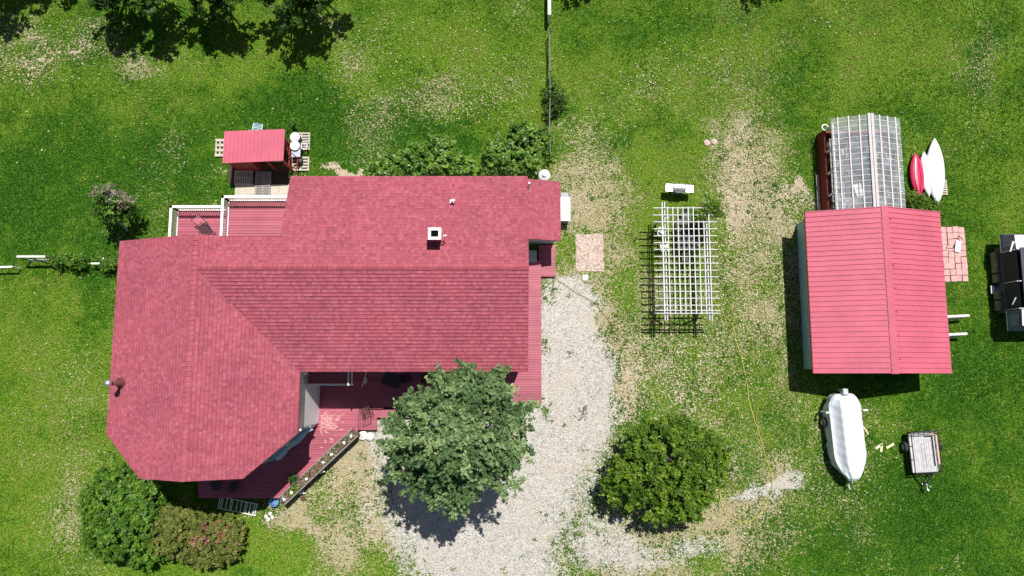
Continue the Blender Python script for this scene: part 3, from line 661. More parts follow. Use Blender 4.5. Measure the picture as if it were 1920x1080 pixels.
big = [B_(801, 775, 8.3, 40), B_(863, 751, 9.1, 44), B_(933, 723, 8.5, 21), B_(922, 746, 8.6, 25), B_(870, 708, 8.6, 18), B_(845, 726, 8.5, 25), B_(955, 778, 8.1, 29), B_(768, 837, 7.9, 31), B_(850, 832, 9.5, 59), B_(922, 832, 8.8, 43),
       B_(788, 887, 7.4, 27), B_(850, 901, 7.8, 37), B_(912, 874, 8.0, 34), B_(821, 922, 7.2, 22), B_(744, 785, 7.7, 17), B_(984, 769, 7.4, 11), B_(858, 940, 7.1, 13), B_(739, 850, 7.5, 13), B_(950, 887, 7.5, 18), B_(878, 922, 7.3, 18),
       B_(873, 690, 8.8, 8), B_(938, 697, 8.7, 9), B_(826, 702, 8.4, 9), B_(902, 717, 8.7, 11), B_(749, 887, 7.2, 11), B_(969, 846, 7.7, 17), B_(731, 771, 7.5, 7), B_(768, 746, 8.0, 13), B_(992, 758, 7.3, 7)]
tb = P(868, 850, 0)
tree('leafy_tree', 'large spreading grey-green tree between the deck and the driveway', 'tree', (tb.x, tb.y), big, 30000, .12, LM_BIG, 3, .2, M_PALEBARK, 110, tz=2.4, sub=60, spread=.2, hollow=.3, elong=.6, jit=.18)
rb = [B_(1255, 859, 2.9, 70, 62, 1.5), B_(1205, 894, 2.7, 52, 50, 1.3), B_(1305, 844, 2.7, 42, 40, 1.2), B_(1265, 809, 2.7, 40, 26, 1.1), B_(1265, 929, 2.5, 52, 38, 1.2), B_(1322, 879, 2.4, 34, 36, 1.1), B_(1170, 919, 2.2, 34, 32, 1.0), B_(1205, 834, 2.5, 32, 30, 1.0), B_(1300, 914, 2.4, 34, 36, 1.0), B_(1230, 954, 2.1, 34, 24, .9), B_(1165, 884, 2.2, 22, 24, .9), B_(1340, 844, 2.2, 22, 22, .9), B_(1290, 954, 2.0, 24, 20, .9), B_(1235, 794, 2.5, 20, 14, .8)]
q = P(1250, 895, 0)
tree('round_shrub', 'big round bright green bush right of the gravel driveway', 'bush', (q.x, q.y), rb, 40000, .09, LM_BUSH, 5, .12, M_BARK, 24, tz=.5, sub=60, spread=.17, hollow=.6, elong=.34, jit=.12)
q = P(235, 970, 0)
tree('leafy_shrub', 'dark green leafy bush off the southwest corner of the house', 'bush', (q.x, q.y), [B_(215, 940, 1.5, 55, 60, 1.3), B_(240, 985, 1.4, 55, 60, 1.3), B_(205, 990, 1.3, 42, 50, 1.1), B_(270, 1030, .9, 36, 30, .9), B_(225, 905, 1.2, 38, 26, 1), B_(265, 950, 1.3, 40, 50, 1.1)], 34000, .09, LM_DARK, 6, .1, limbs=14, tz=.4, sub=40, spread=.13, hollow=.7, elong=.14, jit=.05)
q = P(345, 1010, 0)
r_b = tree('olive_shrub', 'olive green clipped bush between the dark bush and the rusty one', 'bush', (q.x, q.y), [B_(310, 995, 1.0, 42, 42, .9), B_(345, 1000, 1.0, 45, 48, .9), B_(330, 970, .9, 36, 25, .8)], 19000, .06, LM_OLIVE, 7, .08, limbs=12, tz=.3, sub=40, spread=.10, hollow=.75, elong=.08, jit=.04)
q = P(405, 1015, 0)
rust = tree('rusty_shrub', 'rounded bush with rust-red dying leaves south of the house', 'bush', (q.x, q.y), [B_(405, 1010, 1.0, 52, 48, .95), B_(425, 1012, .9, 34, 40, .8), B_(385, 1025, .8, 36, 36, .8)], 17000, .06, LM_OLIVE, 8, .08, limbs=12, tz=.3, sub=40, spread=.10, hollow=.75, elong=.08, jit=.04)
foliage('red_leaves', [B_(400, 1000, 1.28, 24, 24, .75), B_(425, 1010, 1.2, 18, 22, .7), B_(372, 1010, 1.2, 12, 12, .7)], 2200, .06, LM_RUST, rust, 9, 24, .09, hollow=.93, elong=.05)
for (lab, bl, sd) in (('low spreading laurel bush along the north wall, left one', [B_(735, 322, .8, 52, 20, .8), B_(810, 300, 1.2, 58, 32, 1.2), B_(825, 280, 1.4, 30, 20, 1.1), B_(765, 310, 1.1, 48, 24, 1), B_(850, 312, 1.1, 36, 26, 1)], 21),
                      ('taller laurel bush at the northeast house corner beside the fence', [B_(960, 300, 1.5, 52, 34, 1.4), B_(985, 262, 1.7, 34, 26, 1.4), B_(940, 290, 1.4, 34, 30, 1.2), B_(990, 296, 1.4, 22, 28, 1.3), B_(925, 318, .9, 28, 16, .9)], 22)):
    c = bl[0]; tree('laurel_bush', lab, 'bush', (c[0], c[1]), bl, 17000, .10, LM_RHODO, sd, .07, limbs=14, tz=.4, sub=34, spread=.13, hollow=.65, elong=.16, jit=.08, group='laurel bushes on the north wall')
# thin half-dead conifer west of the deck
q = P(238, 432, 0); tp = P(205, 375, 2.6)
t = tree('dying_shrub', 'half-dead upright shrub with pale twigs west of the lower deck', 'shrub', (q.x, q.y), [B_(215, 395, 1.8, 28, 28, 1.3), B_(205, 378, 2.6, 24, 20, .8), B_(225, 400, 1.3, 24, 24, .9), B_(240, 400, 1.4, 20, 20, .8)], 5200, .075, LM_DARK, 31, .07, M_PALEBARK, 26, tz=.6, sub=26, spread=.14, hollow=.3, tintbias=-.15)
foliage('dead_twigs', [B_(200, 365, 3.0, 20, 16, .4), B_(225, 375, 2.6, 20, 14, .4), B_(185, 360, 2.7, 10, 10, .3)], 1100, .07, LM_GRAY, t, 32, 14, .09, hollow=.6)
# trees past the top edge of the photograph
top = [('tall dark leafy tree at top left, casting the leftmost broad shadow', 250, -85, [B_(170, -30, 2.8, 34), B_(215, -5, 2.9, 30), B_(285, -20, 3.2, 40), B_(240, -70, 4.2, 60), B_(320, -75, 4.6, 45), B_(200, -70, 4.6, 50), B_(185, 30, 1.8, 12), B_(200, 18, 3.0, 26), B_(285, 20, 3.0, 24), B_(260, 5, 2.6, 26), B_(300, 30, 2.2, 14)], 41),
       ('tall leafy tree at the top, between the two broad shadows', 405, -55, [B_(390, -15, 3.0, 42), B_(420, 5, 2.6, 30), B_(365, 5, 2.4, 26), B_(400, -75, 4.6, 50), B_(395, 35, 2.0, 20), B_(430, -20, 3.6, 26)], 42),
       ('tall dark leafy tree at the top, casting the right broad shadow', 560, -90, [B_(510, -25, 3.2, 40), B_(570, -25, 3.6, 46), B_(615, -35, 3.2, 30), B_(560, -90, 4.8, 66), B_(500, -10, 2.8, 20), B_(545, 24, 3.0, 26), B_(600, 0, 2.7, 30), B_(552, 42, 2.8, 16), B_(640, -50, 3.2, 18)], 43),
       ('leafy tree at the top left corner of the lawn', -10, -90, [B_(-20, -110, 4, 36), B_(20, -115, 4, 30), B_(-60, -120, 5, 60)], 44),
       ('leafy tree past the lawn, just right of the top fence', 1130, -165, [B_(1122, -140, 4, 20), B_(1105, -160, 5, 34), B_(1150, -165, 5, 34)], 45),
       ('leafy tree past the lawn north of the greenhouse', 1520, -165, [B_(1485, -142, 4, 26), B_(1525, -146, 4, 26), B_(1480, -175, 5, 44), B_(1560, -165, 5, 30)], 46),
       ('small leafy tree at the top, over the short shadow near the left corner', 75, -110, [B_(75, -115, 3.6, 16), B_(85, -130, 4.4, 24)], 47)]
for lab, bx, by, bl, sd in top:
    q = P(bx, by, 0); n = int(sum(b[3]*b[4] for b in bl)*520); 
    tree('tall_tree', lab, 'tree', (q.x, q.y), bl, min(n, 26000), .125, LM_DEEP, sd, .2, M_BARK, 20, tz=1.6, sub=60, spread=.22, hollow=.35, elong=.45, jit=.14, group='trees along the north edge')
def plant(name, label, cat, px, py, blobs, n, size, m, sd, group=None, **kw):
    q = P(px, py, 0); t = thing(name, label, cat, (q.x, q.y, 0), group=group); o, tc = foliage('leaves', [B_(*b) for b in blobs], n, size, m, t, sd, **kw)
    mb = MB()
    for k in range(0, len(tc), max(1, len(tc)//10)): mb.tube([(q.x, q.y, 0), (Vector(tc[k])+Vector((q.x, q.y, 0)))*.5+Vector((0, 0, .05)), tc[k]], [.015, .01, .004], 5)
    mb.build('stem', M_BARK, t); return t
plant('leafy_plant', 'leafy plants spilling round the stern end of the kayaks', 'plant', 1728, 378, [(1715, 375, .3, 20, 16, .3), (1735, 385, .3, 22, 14, .3)], 2600, .06, LM_BUSH, 51, sub=20, spread=.08)
plant('fence_bush', 'dark scrubby bush growing through the top fence', 'bush', 1038, 185, [(1033, 170, .5, 12, 22, .5), (1046, 188, .5, 14, 18, .5), (1036, 208, .5, 12, 12, .4)], 2400, .065, LM_DEEP, 52, sub=24, spread=.12)
plant('fence_bush', 'scrubby bush at the top fence just past the laurel', 'bush', 1028, 265, [(1024, 262, .6, 9, 20, .5), (1028, 290, .5, 9, 14, .4)], 1300, .06, LM_DARK, 53, sub=24, spread=.1)
plant('fence_vine', 'green vine mounded over the left white fence', 'vine', 125, 492, [(120, 488, .6, 28, 7, .4), (150, 490, .5, 18, 10, .5)], 2400, .06, LM_DARK, 54, sub=24, spread=.12)
plant('fence_vine', 'leafy clump where the left fence meets the house', 'vine', 205, 497, [(205, 495, .5, 14, 12, .4), (190, 488, .3, 10, 6, .2)], 1200, .06, LM_DARK, 55, sub=24, spread=.12)

# ================================================================= GARAGE
gar = thing('garage', 'garage with pink-red ribbed metal roof and teal siding', 'garage', (21.65, 4.9, 0))
gy0, gy1 = .06, 9.70; gw, ge, gr_ = 17.6, 25.68, 21.65; zr, ze = 4.0, 2.6
MB().slab([[(gr_, gy1, zr), (gw, gy1, ze), (gw, gy0, ze), (gr_, gy0, zr)], [(gr_, gy0, zr), (ge, gy0, ze), (ge, gy1, ze), (gr_, gy1, zr)]], .1).build('roof', M_METAL, gar)
rb_ = MB(); nrib = 32
for i in range(nrib+1):
    y = gy0+.03+(gy1-gy0-.06)*i/nrib
    for xe in (gw, ge): rb_.bar((gr_, y, zr+.018), (xe, y, ze+.018), .05, .05)
rb_.build('roof_rib', M_METAL, gar)
for x in (-.0,):
    cp = MB(); nn_ = Vector((0, 0, .045))
    for (xa, xb, za, zb_) in ((gr_-.2, gr_, zr-.07+.05, zr+.06), (gr_, gr_+.2, zr+.06, zr-.07+.05)):
        v = [(xa, gy0-.03, za), (xb, gy0-.03, zb_), (xb, gy1+.03, zb_), (xa, gy1+.03, za)]; cp.add(v+[(a, b, c-.03) for a, b, c in v], [(0, 1, 2, 3), (7, 6, 5, 4), (0, 4, 5, 1), (2, 6, 7, 3), (0, 3, 7, 4), (1, 5, 6, 2)])
    cp.build('ridge_cap', M_METAL, gar)
sc_ = MB()
for i in range(7): MB().lathe((gr_+.32, gy0+.8+i*1.35, zr-.11), [(.045, 0), (.045, .05), (0, .06)], 8).build('roof_fastener', M_REDW, gar)
GW = [(18.12, .32), (gr_, .32), (25.4, .32), (25.4, 9.5), (gr_, 9.5), (18.12, 9.5)]
MB().prism(GW, 0, [2.66, 3.88, 2.55, 2.55, 3.88, 2.66]).build('wall', M_TEAL, gar)
ww = P(1508, 640, 1.6); window(gar, (18.12, ww.y, 1.75), .85, .9, math.pi, M_WHITE, mat('bright_blue_glass', (.12, .30, .48), .15, 0, .15, 2, 0, .6))
MB().box((21, .28, 1.15), (3.6, .06, 2.2)).build('overhead_door', M_WHITE, gar, bevel=.01)
dd = MB().box((25.43, 7.2, 1.05), (.06, .95, 2.05)).build('door', M_REDW, gar, bevel=.01); MB().lathe((25.49, 6.85, 1.0), [(0, -.03), (.035, 0), (0, .03)], 8).build('handle', M_STEEL, dd)
f_ = MB(); f_.bar((gw-.02, gy0, ze-.05), (gw-.02, gy1, ze-.05), .03, .1); f_.build('fascia', M_REDW, gar)
# rack arms on the east wall
for i, (py, lab) in enumerate(((594, 'white padded rack arm on the garage east side, upper one'), (628, 'white padded rack arm on the garage east side, lower one'))):
    zz = .7; a = P(1786, py+2, zz); b = P(1815-4*i, py-2, zz)
    r = thing('rack_arm', lab, 'rack arm', (25.45, a.y, 0), group='rack arms on the garage'); 
    MB().tube([(25.46, a.y, zz), (b.x, b.y, zz+.08)], .085, 12).build('padded_bar', M_WHITE, r, smooth=False)
    m2 = MB(); m2.tube([(25.45, a.y-.22, .35), (b.x-.35, a.y-.02, zz-.02)], .035); m2.tube([(25.45, a.y-.22, .35), (25.45, a.y, zz)], .035); m2.tube([(25.47, a.y, .2), (25.47, a.y, 1.3)], .035); m2.build('bracket', M_BLACK, r)
# paver patio east of the garage
M_PAV = mat('pink_pavers', (.60, .34, .33), .85, 0, .25, 5, .4)
def pavers(name, label, px0, py0, px1, py1, nx_, ny_, m, jit=.02, cat='patio'):
    a = P(px0, py1); b = P(px1, py0); mb = MB(); sx = (b.x-a.x)/nx_; sy = (b.y-a.y)/ny_
    for i in range(nx_):
        for j in range(ny_):
            if random.random() < .0: continue
            mb.box((a.x+sx*(i+.5)+random.uniform(-jit, jit), a.y+sy*(j+.5)+random.uniform(-jit, jit), .02+random.uniform(-.006, .006)), (sx-.025, sy-.025, .07), random.uniform(-.02, .02))
    KEEP.append([(a.x, a.y), (b.x, a.y), (b.x, b.y), (a.x, b.y)])
    return tag(mb.build(name, m, None, bevel=.006, loc=((a.x+b.x)/2, (a.y+b.y)/2, 0)), label, cat)
pavers('paver_patio', 'pink paver strip along the garage east wall', 1748, 425, 1807, 528, 6, 9, M_PAV, .03)
q = P(1796, 462, .12); mb = MB().box((q.x, q.y, .13), (.34, .72, .04), R(-12)).build('white_board', M_WHITE, None, bevel=.01, loc=(q.x, q.y, 0)); tag(mb, 'small white board leaning flat on the pink pavers', 'board')
mb = MB(); pts = [P(x, y, .08) for x, y in ((1776, 448), (1778, 458), (1774, 465), (1786, 466), (1796, 448), (1797, 441), (1805, 449))]
mb.tube(pts, .018, 6); tag(mb.build('thin_cable', M_BLACK, None), 'thin black cable tangled on the pink pavers', 'cable')
# mottled stone pad beside the driveway
M_PAD = mat('speckled_pad', (.50, .38, .33), .9, 0, .42, 11, .5)
a = P(1080, 509); b = P(1131, 439); rr0 = random.Random(6); ring = []
for (xa, ya, xb, yb0) in ((a.x, a.y, b.x, a.y), (b.x, a.y, b.x, b.y), (b.x, b.y, a.x, b.y), (a.x, b.y, a.x, a.y)):
    for k in range(9): ring.append((xa+(xb-xa)*k/9+rr0.uniform(-.05, .05), ya+(yb0-ya)*k/9+rr0.uniform(-.05, .05)))
M_SPK, t, bb = nodes('speckled_slab'); co = N(t, 'ShaderNodeTexCoord').outputs['Object']; sn = noise(t, co, 9, 4, .8); s2 = noise(t, co, 1.6, 3, .6)
L(t, mix(t, 1, ramp(t, sn, [(.36, (.16, .11, .08)), (.46, (.46, .36, .30)), (.6, (.62, .52, .45)), (.7, (.74, .66, .58))]), ramp(t, s2, [(.3, (.85, .85, .85)), (.7, (1.05, 1.0, 1.0))]), 'MULTIPLY'), bb.inputs['Base Color']); bb.inputs['Roughness'].default_value = .9; bump(t, bb, sn, .6, .02)
KEEP.append(ring); sp0 = MB().prism(ring, -.02, .03).build('stone_pad', M_SPK, None, loc=((a.x+b.x)/2, (a.y+b.y)/2, 0)); tag(sp0, 'mottled pinkish square stone pad at the top of the driveway', 'patio')
def rock(px, py, r, label, z=0, sd=0, m=M_STONE, cat='rock', name='rock', sq=.6):
    q = P(px, py, z); rs = random.Random(sd+px); bm = bmesh.new(); bmesh.ops.create_icosphere(bm, subdivisions=2, radius=r)
    for v in bm.verts: k = 1+rs.uniform(-.16, .16); v.co = Vector((v.co.x*k, v.co.y*k, v.co.z*k*sq))
    me = bpy.data.meshes.new(name); bm.to_mesh(me); bm.free(); o = bpy.data.objects.new(name, me); C.objects.link(o); me.materials.append(m); o.location = (q.x, q.y, z+r*sq*.6); return tag(o, label, cat)
rock(1097, 521, .22, 'single white rock just below the stone pad', m=M_WHITE)
rock(681, 816, .3, 'white boulder at the foot of the deck step, left of two', m=M_STONE)
rock(694, 818, .27, 'white boulder at the foot of the deck step, right of two', m=M_STONE)
rock(1325, 268, .2, 'flat pinkish stone in the lawn, left of a pair', m=M_PAD, sq=.3); rock(1339, 266, .2, 'flat pinkish stone in the lawn, right of a pair', m=M_PAD, sq=.3)
for i, (x, y) in enumerate(((499, 968), (507, 963), (511, 970), (503, 974))): rock(x, y, .12, ('pale rock in the little pile past the deck corner, '+('leftmost', 'topmost', 'rightmost', 'lowest')[i]+' of four'), sd=i, m=M_STONE)['group'] = 'pale rocks piled past the deck corner'
for i, (x, y) in enumerate(((1158, 968), (1164, 975), (1152, 975))): rock(x, y, .16, ('grey-violet rock in the shade under the round bush, '+('topmost', 'right lower', 'left lower')[i]+' of three'), sd=i, m=mat('grey_rock', (.33, .30, .34), .9, 0, .3, 6, .4))['group'] = 'rocks under the round bush'
plant('dry_weed', 'grey dry weed tuft lying on the gravel driveway', 'weed', 1093, 772, [(1095, 772, .06, 8, 12, .08), (1100, 765, .05, 6, 6, .06)], 90, .045, LM_GRAY, 58, sub=10, spread=.09)

# ================================================================= GREENHOUSE
gh = thing('greenhouse', 'greenhouse with clear panel gable roof behind the garage', 'greenhouse', (20.5, 12, 0))
ez, rz_ = 2.2, 2.95
nw = P(1557, 222, ez); ne = P(1687, 222, ez); gx0 = nw.x-.0; gx1 = ne.x; gxr = P(1632, 214, rz_).x; yt = nw.y; yb = 9.75
M_CLEAR, t, b = nodes('clear_panel')
b.inputs['Base Color'].default_value = (.56, .62, .70, 1); b.inputs['Roughness'].default_value = .18; b.inputs['Alpha'].default_value = .42; b.inputs['Specular IOR Level'].default_value = .8
co = N(t, 'ShaderNodeTexCoord').outputs['Object']; nz = noise(t, co, 1.6, 5, .7); L(t, ramp(t, nz, [(.3, (.08, .08, .08)), (.57, (.22, .22, .22)), (.75, (.66, .66, .66))]), b.inputs['Alpha']); wv = N(t, 'ShaderNodeTexNoise', i_Scale=3.); bump(t, b, nz, .2, .02)
def gz(x): return rz_-(rz_-ez)*(abs(x-gxr)/((gxr-gx0) if x < gxr else (gx1-gxr)))
MB().slab([[(gxr, yt, rz_), (gx0, yt, ez), (gx0, yb, ez), (gxr, yb, rz_)], [(gxr, yb, rz_), (gx1, yb, ez), (gx1, yt, ez), (gxr, yt, rz_)]], .012).build('roof_panel', M_CLEAR, gh)
bt = MB(); 
for f in (.17, .44, .71): 
    for xe in (gx0, gx1): x = xe+(gxr-xe)*f; bt.bar((x, yt+.02, gz(x)+.035), (x, yb, gz(x)+.035), .075, .04)
bt.build('batten', mat('pale_batten', (.66, .54, .54), .7, 0, .2, 5, .2), gh)
bt = MB(); bt.bar((gxr-.1, yt+.05, rz_+.02), (gxr-.1, yb, rz_+.02), .16, .02); bt.bar((gxr+.1, yt+.05, rz_+.02), (gxr+.1, yb, rz_+.02), .16, .02); bt.build('ridge_cap', mat('ridge_plastic', (.48, .44, .45), .5, 0, .12, 3, .1), gh)
pu = MB(); k = 17
for i in range(k):
    y = yt-.3-(yt-yb-.4)*i/(k-1)
    for xe in (gx0, gx1): pu.bar((gxr, y, rz_+.012), (xe, y, ez+.012), .028, .02)
pu.build('rafter', mat('rafter_paint', (.58, .56, .55), .7, 0, .15, 4, .1), gh)
gx0i, gx1i = gx0+.15, gx1-.15
for bx_ in (((gx0i+gx1i)/2, yt-.38, 1.45, gx1i-gx0i-.1, .012, 1.2),): MB().box(bx_[:3], bx_[3:]).build('wall_panel', M_CLEAR, gh)
wl = MB()
gwl = P(1545, 300, .9).x
wl.box((gwl+.06, (yt+yb)/2-.15, .55), (.12, yt-yb-.4, 1.1)); wl.box((gx1i, (yt+yb)/2-.15, .45), (.1, yt-yb-.4, .9)); MB().box((gx1i-.06, (yt+yb)/2-.15, 1.35), (.03, yt-yb-.5, .9)).build('inner_boarding', mat('grey_brown_boards', (.16, .13, .12), .9, 0, .5, 3, .4), gh); wl.box(((gwl+gx1i)/2, yt-.38, .4), (gx1i-gwl, .1, .8)); wl.build('base_wall', M_REDW, gh)
for y in (yt-.38, yt-1.8, yt-3.2, yt-4.6, yb+.2):
    for x in (gx0i, gx1i): MB().box((x, y, (ez-.05)/2), (.09, .09, ez-.05)).build('post', M_WHITE, gh)
MB().bar((gx0i, yt-.3, ez-.1), (gx0i, yb, ez-.1), .09).build('eave_beam', M_WHITE, gh)
fl = MB().box(((gwl+gx1i)/2, (yt+yb)/2, .012), (gx1i-gwl-.1, yt-yb-.6, .02)).build('floor', mat('greenhouse_floor', (.075, .07, .068), .95, 0, .5, 4, .4), gh)
KEEP.append([(gwl-.1, yb-.5), (gx1, yb-.5), (gx1, yt-.2), (gwl-.1, yt-.2)])
# benches, pots, tomato cages inside
bn = MB()
def bench(x, y0, y1):
    t = thing('potting_bench', 'slatted potting bench inside the greenhouse, ' + ('west side' if x < gxr else 'east side'), 'bench', (x, (y0+y1)/2, 0)); mb = MB()
    for k in range(6): mb.box((x-.35+k*.14, (y0+y1)/2, .8), (.1, y1-y0, .03))
    mb.build('top', M_PALLET, t); mb = MB()
    for yy in (y0+.1, (y0+y1)/2, y1-.1):
        for xx in (x-.35, x+.35): MB().box((xx, yy, .39), (.06, .06, .78)).build('leg', M_PALLET, t)
bench(gx0i+.75, yb+.6, yt-.8); bench(gx1i-.6, yb+.6, yt-.8)
def pot(x, y, z, r, h, m, label, cat='pot', name='plant_pot', veg=None, sd=0, group=None):
    t = thing(name, label, cat, (x, y, z), group=group)
    MB().lathe((x, y, z), [(r*.75, 0), (r, h), (r*1.08, h), (r*1.08, h*.9+.0), (r*.9, h*.92), (r*.88, h*.8)], 16).build('pot', m, t, smooth=False)
    MB().lathe((x, y, z), [(0, h*.82), (r*.9, h*.82)], 16).build('soil', M_SOIL, t)
    if veg:
        o, _ = foliage('leaves', [(x, y, z+h+r*.6, r*1.25, r*1.25, r)], 260, .05, veg, t, sd, 12, .05, zmin=z+h); 
    return t
M_TERR = mat('terracotta', (.40, .15, .08), .8, 0, .2, 6, .2)
rr = random.Random(4)
for i in range(12):
    x = (gx0i+.75 if i % 2 else gx1i-.6)+rr.uniform(-.2, .2); y = yb+.9+(i//2)*.75+rr.uniform(-.1, .1)
    pot(x, y, .815, rr.uniform(.11, .16), .2, M_TERR if i % 3 else M_BLACK, 'potted seedling on the '+('west', 'east')[1-i % 2]+' greenhouse bench, '+('nearest the garage', 'second from the garage', 'third from the garage', 'third from the far end', 'second from the far end', 'nearest the far end')[i//2], veg=LM_BUSH, sd=60+i, group='potted seedlings in the greenhouse')
M_TOTE = [mat('tote_blue_grey', (.16, .19, .26), .6, 0, .2, 6, .1), mat('tote_brown', (.20, .13, .09), .7, 0, .3, 6, .2), M_WHITE, M_BLACK]
for i, (fx_, fy_, w_, d_, h_, k_, nm, lb_) in enumerate(((.42, .12, .9, .5, .35, 0, 'storage_crate', 'blue-grey crate on the greenhouse floor, nearest the garage'), (.55, .3, .5, .8, .45, 1, 'storage_crate', 'brown crate in the middle aisle of the greenhouse'),
        (.4, .52, .7, .45, .3, 3, 'storage_crate', 'black crate on the greenhouse floor near the middle'), (.6, .72, .9, .35, .5, 2, 'storage_crate', 'white crate toward the far end of the greenhouse'), (.38, .85, .6, .5, .5, 1, 'storage_crate', 'brown crate at the far end of the greenhouse'))):
    x = gx0i+(gx1i-gx0i)*fx_; y = yb+.5+(yt-yb-1.4)*fy_; t = thing(nm, lb_, 'crate', (x, y, .02), R(i*17))
    MB().box((0, 0, h_/2), (w_*.94, d_*.94, h_)).build('body', M_TOTE[k_], t, local=True, bevel=.02); MB().box((0, 0, h_+.012), (w_, d_, .05)).build('lid', M_TOTE[(k_+1) % 4], t, local=True, bevel=.01)
q = P(1547, 239, 1.2); rg = MB(); rg.tube([(q.x+.19*math.cos(a), q.y+.19*math.sin(a), 1.2) for a in [R(k*20) for k in range(17)]], .04, 8); tag(rg.build('pipe_ring', M_WHITE, None), 'white coiled pipe ring at the northwest greenhouse corner', 'pipe')
lb = P(1532, 345); mb = MB().box((lb.x, 11.1, .05), (.18, 3.2, .1)); tag(mb.build('edging_board', M_PALLET, None, loc=(lb.x, 11.1, 0)), 'weathered edging board lying west of the greenhouse', 'board')

# ================================================================= KAYAKS
def hull(px0, py0, px1, py1, wpx, h, z0, m, name, label, cat='kayak', keel=.02, blunt=.6, bend=0., group=None):
    a = P(px0, py0, z0+h*.5); b = P(px1, py1, z0+h*.5); c = (a+b)/2; d = (b-a); l = d.length; d.normalize(); x = Vector((-d.y, d.x, 0)); w_ = wpx/30
    t = thing(name, label, cat, (c.x, c.y, 0), group=group); mb = MB(); ns, nr = 28, 14; o = []
    for i in range(ns+1):
        s = -1+2*i/ns; wid = max(.004, (1-abs(s)**(1.6+blunt))**.9)*w_/2; hh = max(.02, h*(1-abs(s)**4*.75))
        for k in range(nr):
            th = 2*math.pi*k/nr; cx_ = math.cos(th); sy_ = math.sin(th)
            zz = sy_*hh/2*(1.0 if sy_ > 0 else .55); zz += keel*max(0, 1-abs(cx_)*5)*(sy_ > 0)
            p = c+d*(s*l/2)+x*(wid*cx_*(1 if abs(cx_) < .98 else 1)+bend*(1-s*s)); mb.v.append((p.x, p.y, z0+h*.5+zz+abs(s)**3*.05))
    for i in range(ns):
        for k in range(nr): mb.f.append((i*nr+k, i*nr+(k+1) % nr, (i+1)*nr+(k+1) % nr, (i+1)*nr+k))
    mb.f.append(tuple(range(nr))); mb.f.append(tuple(ns*nr+k for k in reversed(range(nr))))
    mb.build('hull', m, t, smooth=True); return t, c, d, x, l, w_
M_KW = mat('white_kayak_plastic', (.70, .72, .74), .4, 0, .04, 1.5, .02, .5)
t, c, d, x, l, w_ = hull(1715, 287, 1723, 370, 27, .38, .05, M_PINK, 'kayak', 'red upturned kayak lying leftmost beside the greenhouse', keel=.05, group='kayaks beside the greenhouse')
mb = MB()
for s in (-1, 1): mb.tube([c+d*(u_*l/2)+x*s*w_*.20*(1-u_*u_)+Vector((0, 0, .43-.05*abs(u_)**2)) for u_ in [k/8 for k in range(-6, 7)]], .02, 6)
mb.build('strake', M_PINK, t, smooth=True)
hull(1731, 284, 1741, 369, 23, .34, .05, M_KW, 'kayak', 'short white upturned kayak between the red and the long white one', group='kayaks beside the greenhouse')
t, c, d, x, l, w_ = hull(1751, 259, 1757, 384, 36, .42, .08, M_KW, 'kayak', 'long white upturned kayak, rightmost beside the greenhouse', group='kayaks beside the greenhouse')
def pallet(loc, rz, label, sx=1.2, sy=1.0, ns=8, m=M_PALLET, z=0, group='wooden pallets'):
    t = thing('wooden_pallet', label, 'pallet', (loc[0], loc[1], z), rz, group); mb = MB()
    for k in range(ns): mb.box((-sx/2+.05+(sx-.1)*k/(ns-1), 0, .13), (sx/ns*.62, sy, .02))
    mb.build('deck_board', m, t, local=True); mb = MB()
    for yy in (-sy/2+.05, 0, sy/2-.05): mb.box((0, yy, .07), (sx, .09, .09))
    mb.build('stringer', m, t, local=True); return t
q = P(1762, 352); pallet((q.x, q.y), R(90), 'pallet under the stern of the long white kayak', 1.0, .8, 7)

# ================================================================= PERGOLA
pg = thing('pergola', 'white wooden lattice pergola with crossing slats on the dry lawn', 'pergola', (10.3, 6.8, 0))
z1 = 2.4
def bx(px, py, z): return P(px, py, z)
lx = [P(1243.5, 480, z1-.12).x, P(1248, 480, z1-.12).x]; rx = [P(1326, 480, z1-.12).x, P(1330.5, 480, z1-.12).x]
ya = P(1243, 378, z1).y; yb_ = P(1243, 600, z1).y
mb = MB()
for x in lx+rx: mb.box((x+(0), (ya+yb_)/2, z1-.12), (.05, ya-yb_, .2))
mb.build('beam', M_PERG, pg)
mb = MB(); xa = P(1226, 480, z1).x; xb = P(1346, 480, z1).x; ys = [P(1226, 320+zy/3.375, z1).y for zy in (238, 283, 326, 370, 414, 457, 500, 544, 587, 631, 673, 718, 765, 808, 852, 885, 903)]
for y in ys: mb.box(((xa+xb)/2, y, z1+.05), (xb-xa+random.uniform(-.06, .06), .042, .14))
mb.build('rafter', M_PERG, pg)
mb = MB(); xs = [P(1180+zx/3.375, 480, z1+.15).x for zx in (214, 250, 283, 315, 348, 381, 413, 445, 478, 511)]
for i, x in enumerate(xs): y1_ = ys[0]+.05 if i < 7 else ys[2 if i < 9 else 0]+.05; mb.box((x, (y1_+ys[-1]-.05)/2, z1+.15), (.052, y1_-ys[-1]+.05, .035))
mb.build('lattice_slat', M_PERG, pg)
for x in (sum(lx)/2, sum(rx)/2):
    for y in (ya-.9, yb_+.9):
        MB().box((x, y, (z1-.2)/2), (.12, .12, z1-.2)).build('post', M_PERG, pg)
for x, sg in ((sum(lx)/2, 1), (sum(rx)/2, -1)):
    for y, s_y in ((ya-.9, -1), (yb_+.9, 1)):
        MB().bar((x, y, 1.6), (x, y+s_y*.6, z1-.22), .08).build('brace', M_PERG, pg); MB().bar((x, y, 1.6), (x+sg*.6, y, z1-.1), .08).build('brace', M_PERG, pg)
plant('climbing_vine', 'bright green vine climbing the northeast pergola post', 'vine', 1330, 396, [(1330, 396, 2.3, 20, 13, .3), (1312, 402, 2.3, 16, 8, .2), (1335, 385, 2.3, 12, 8, .25)], 1500, .075, LM_BUSH, 71, sub=16, spread=.14)
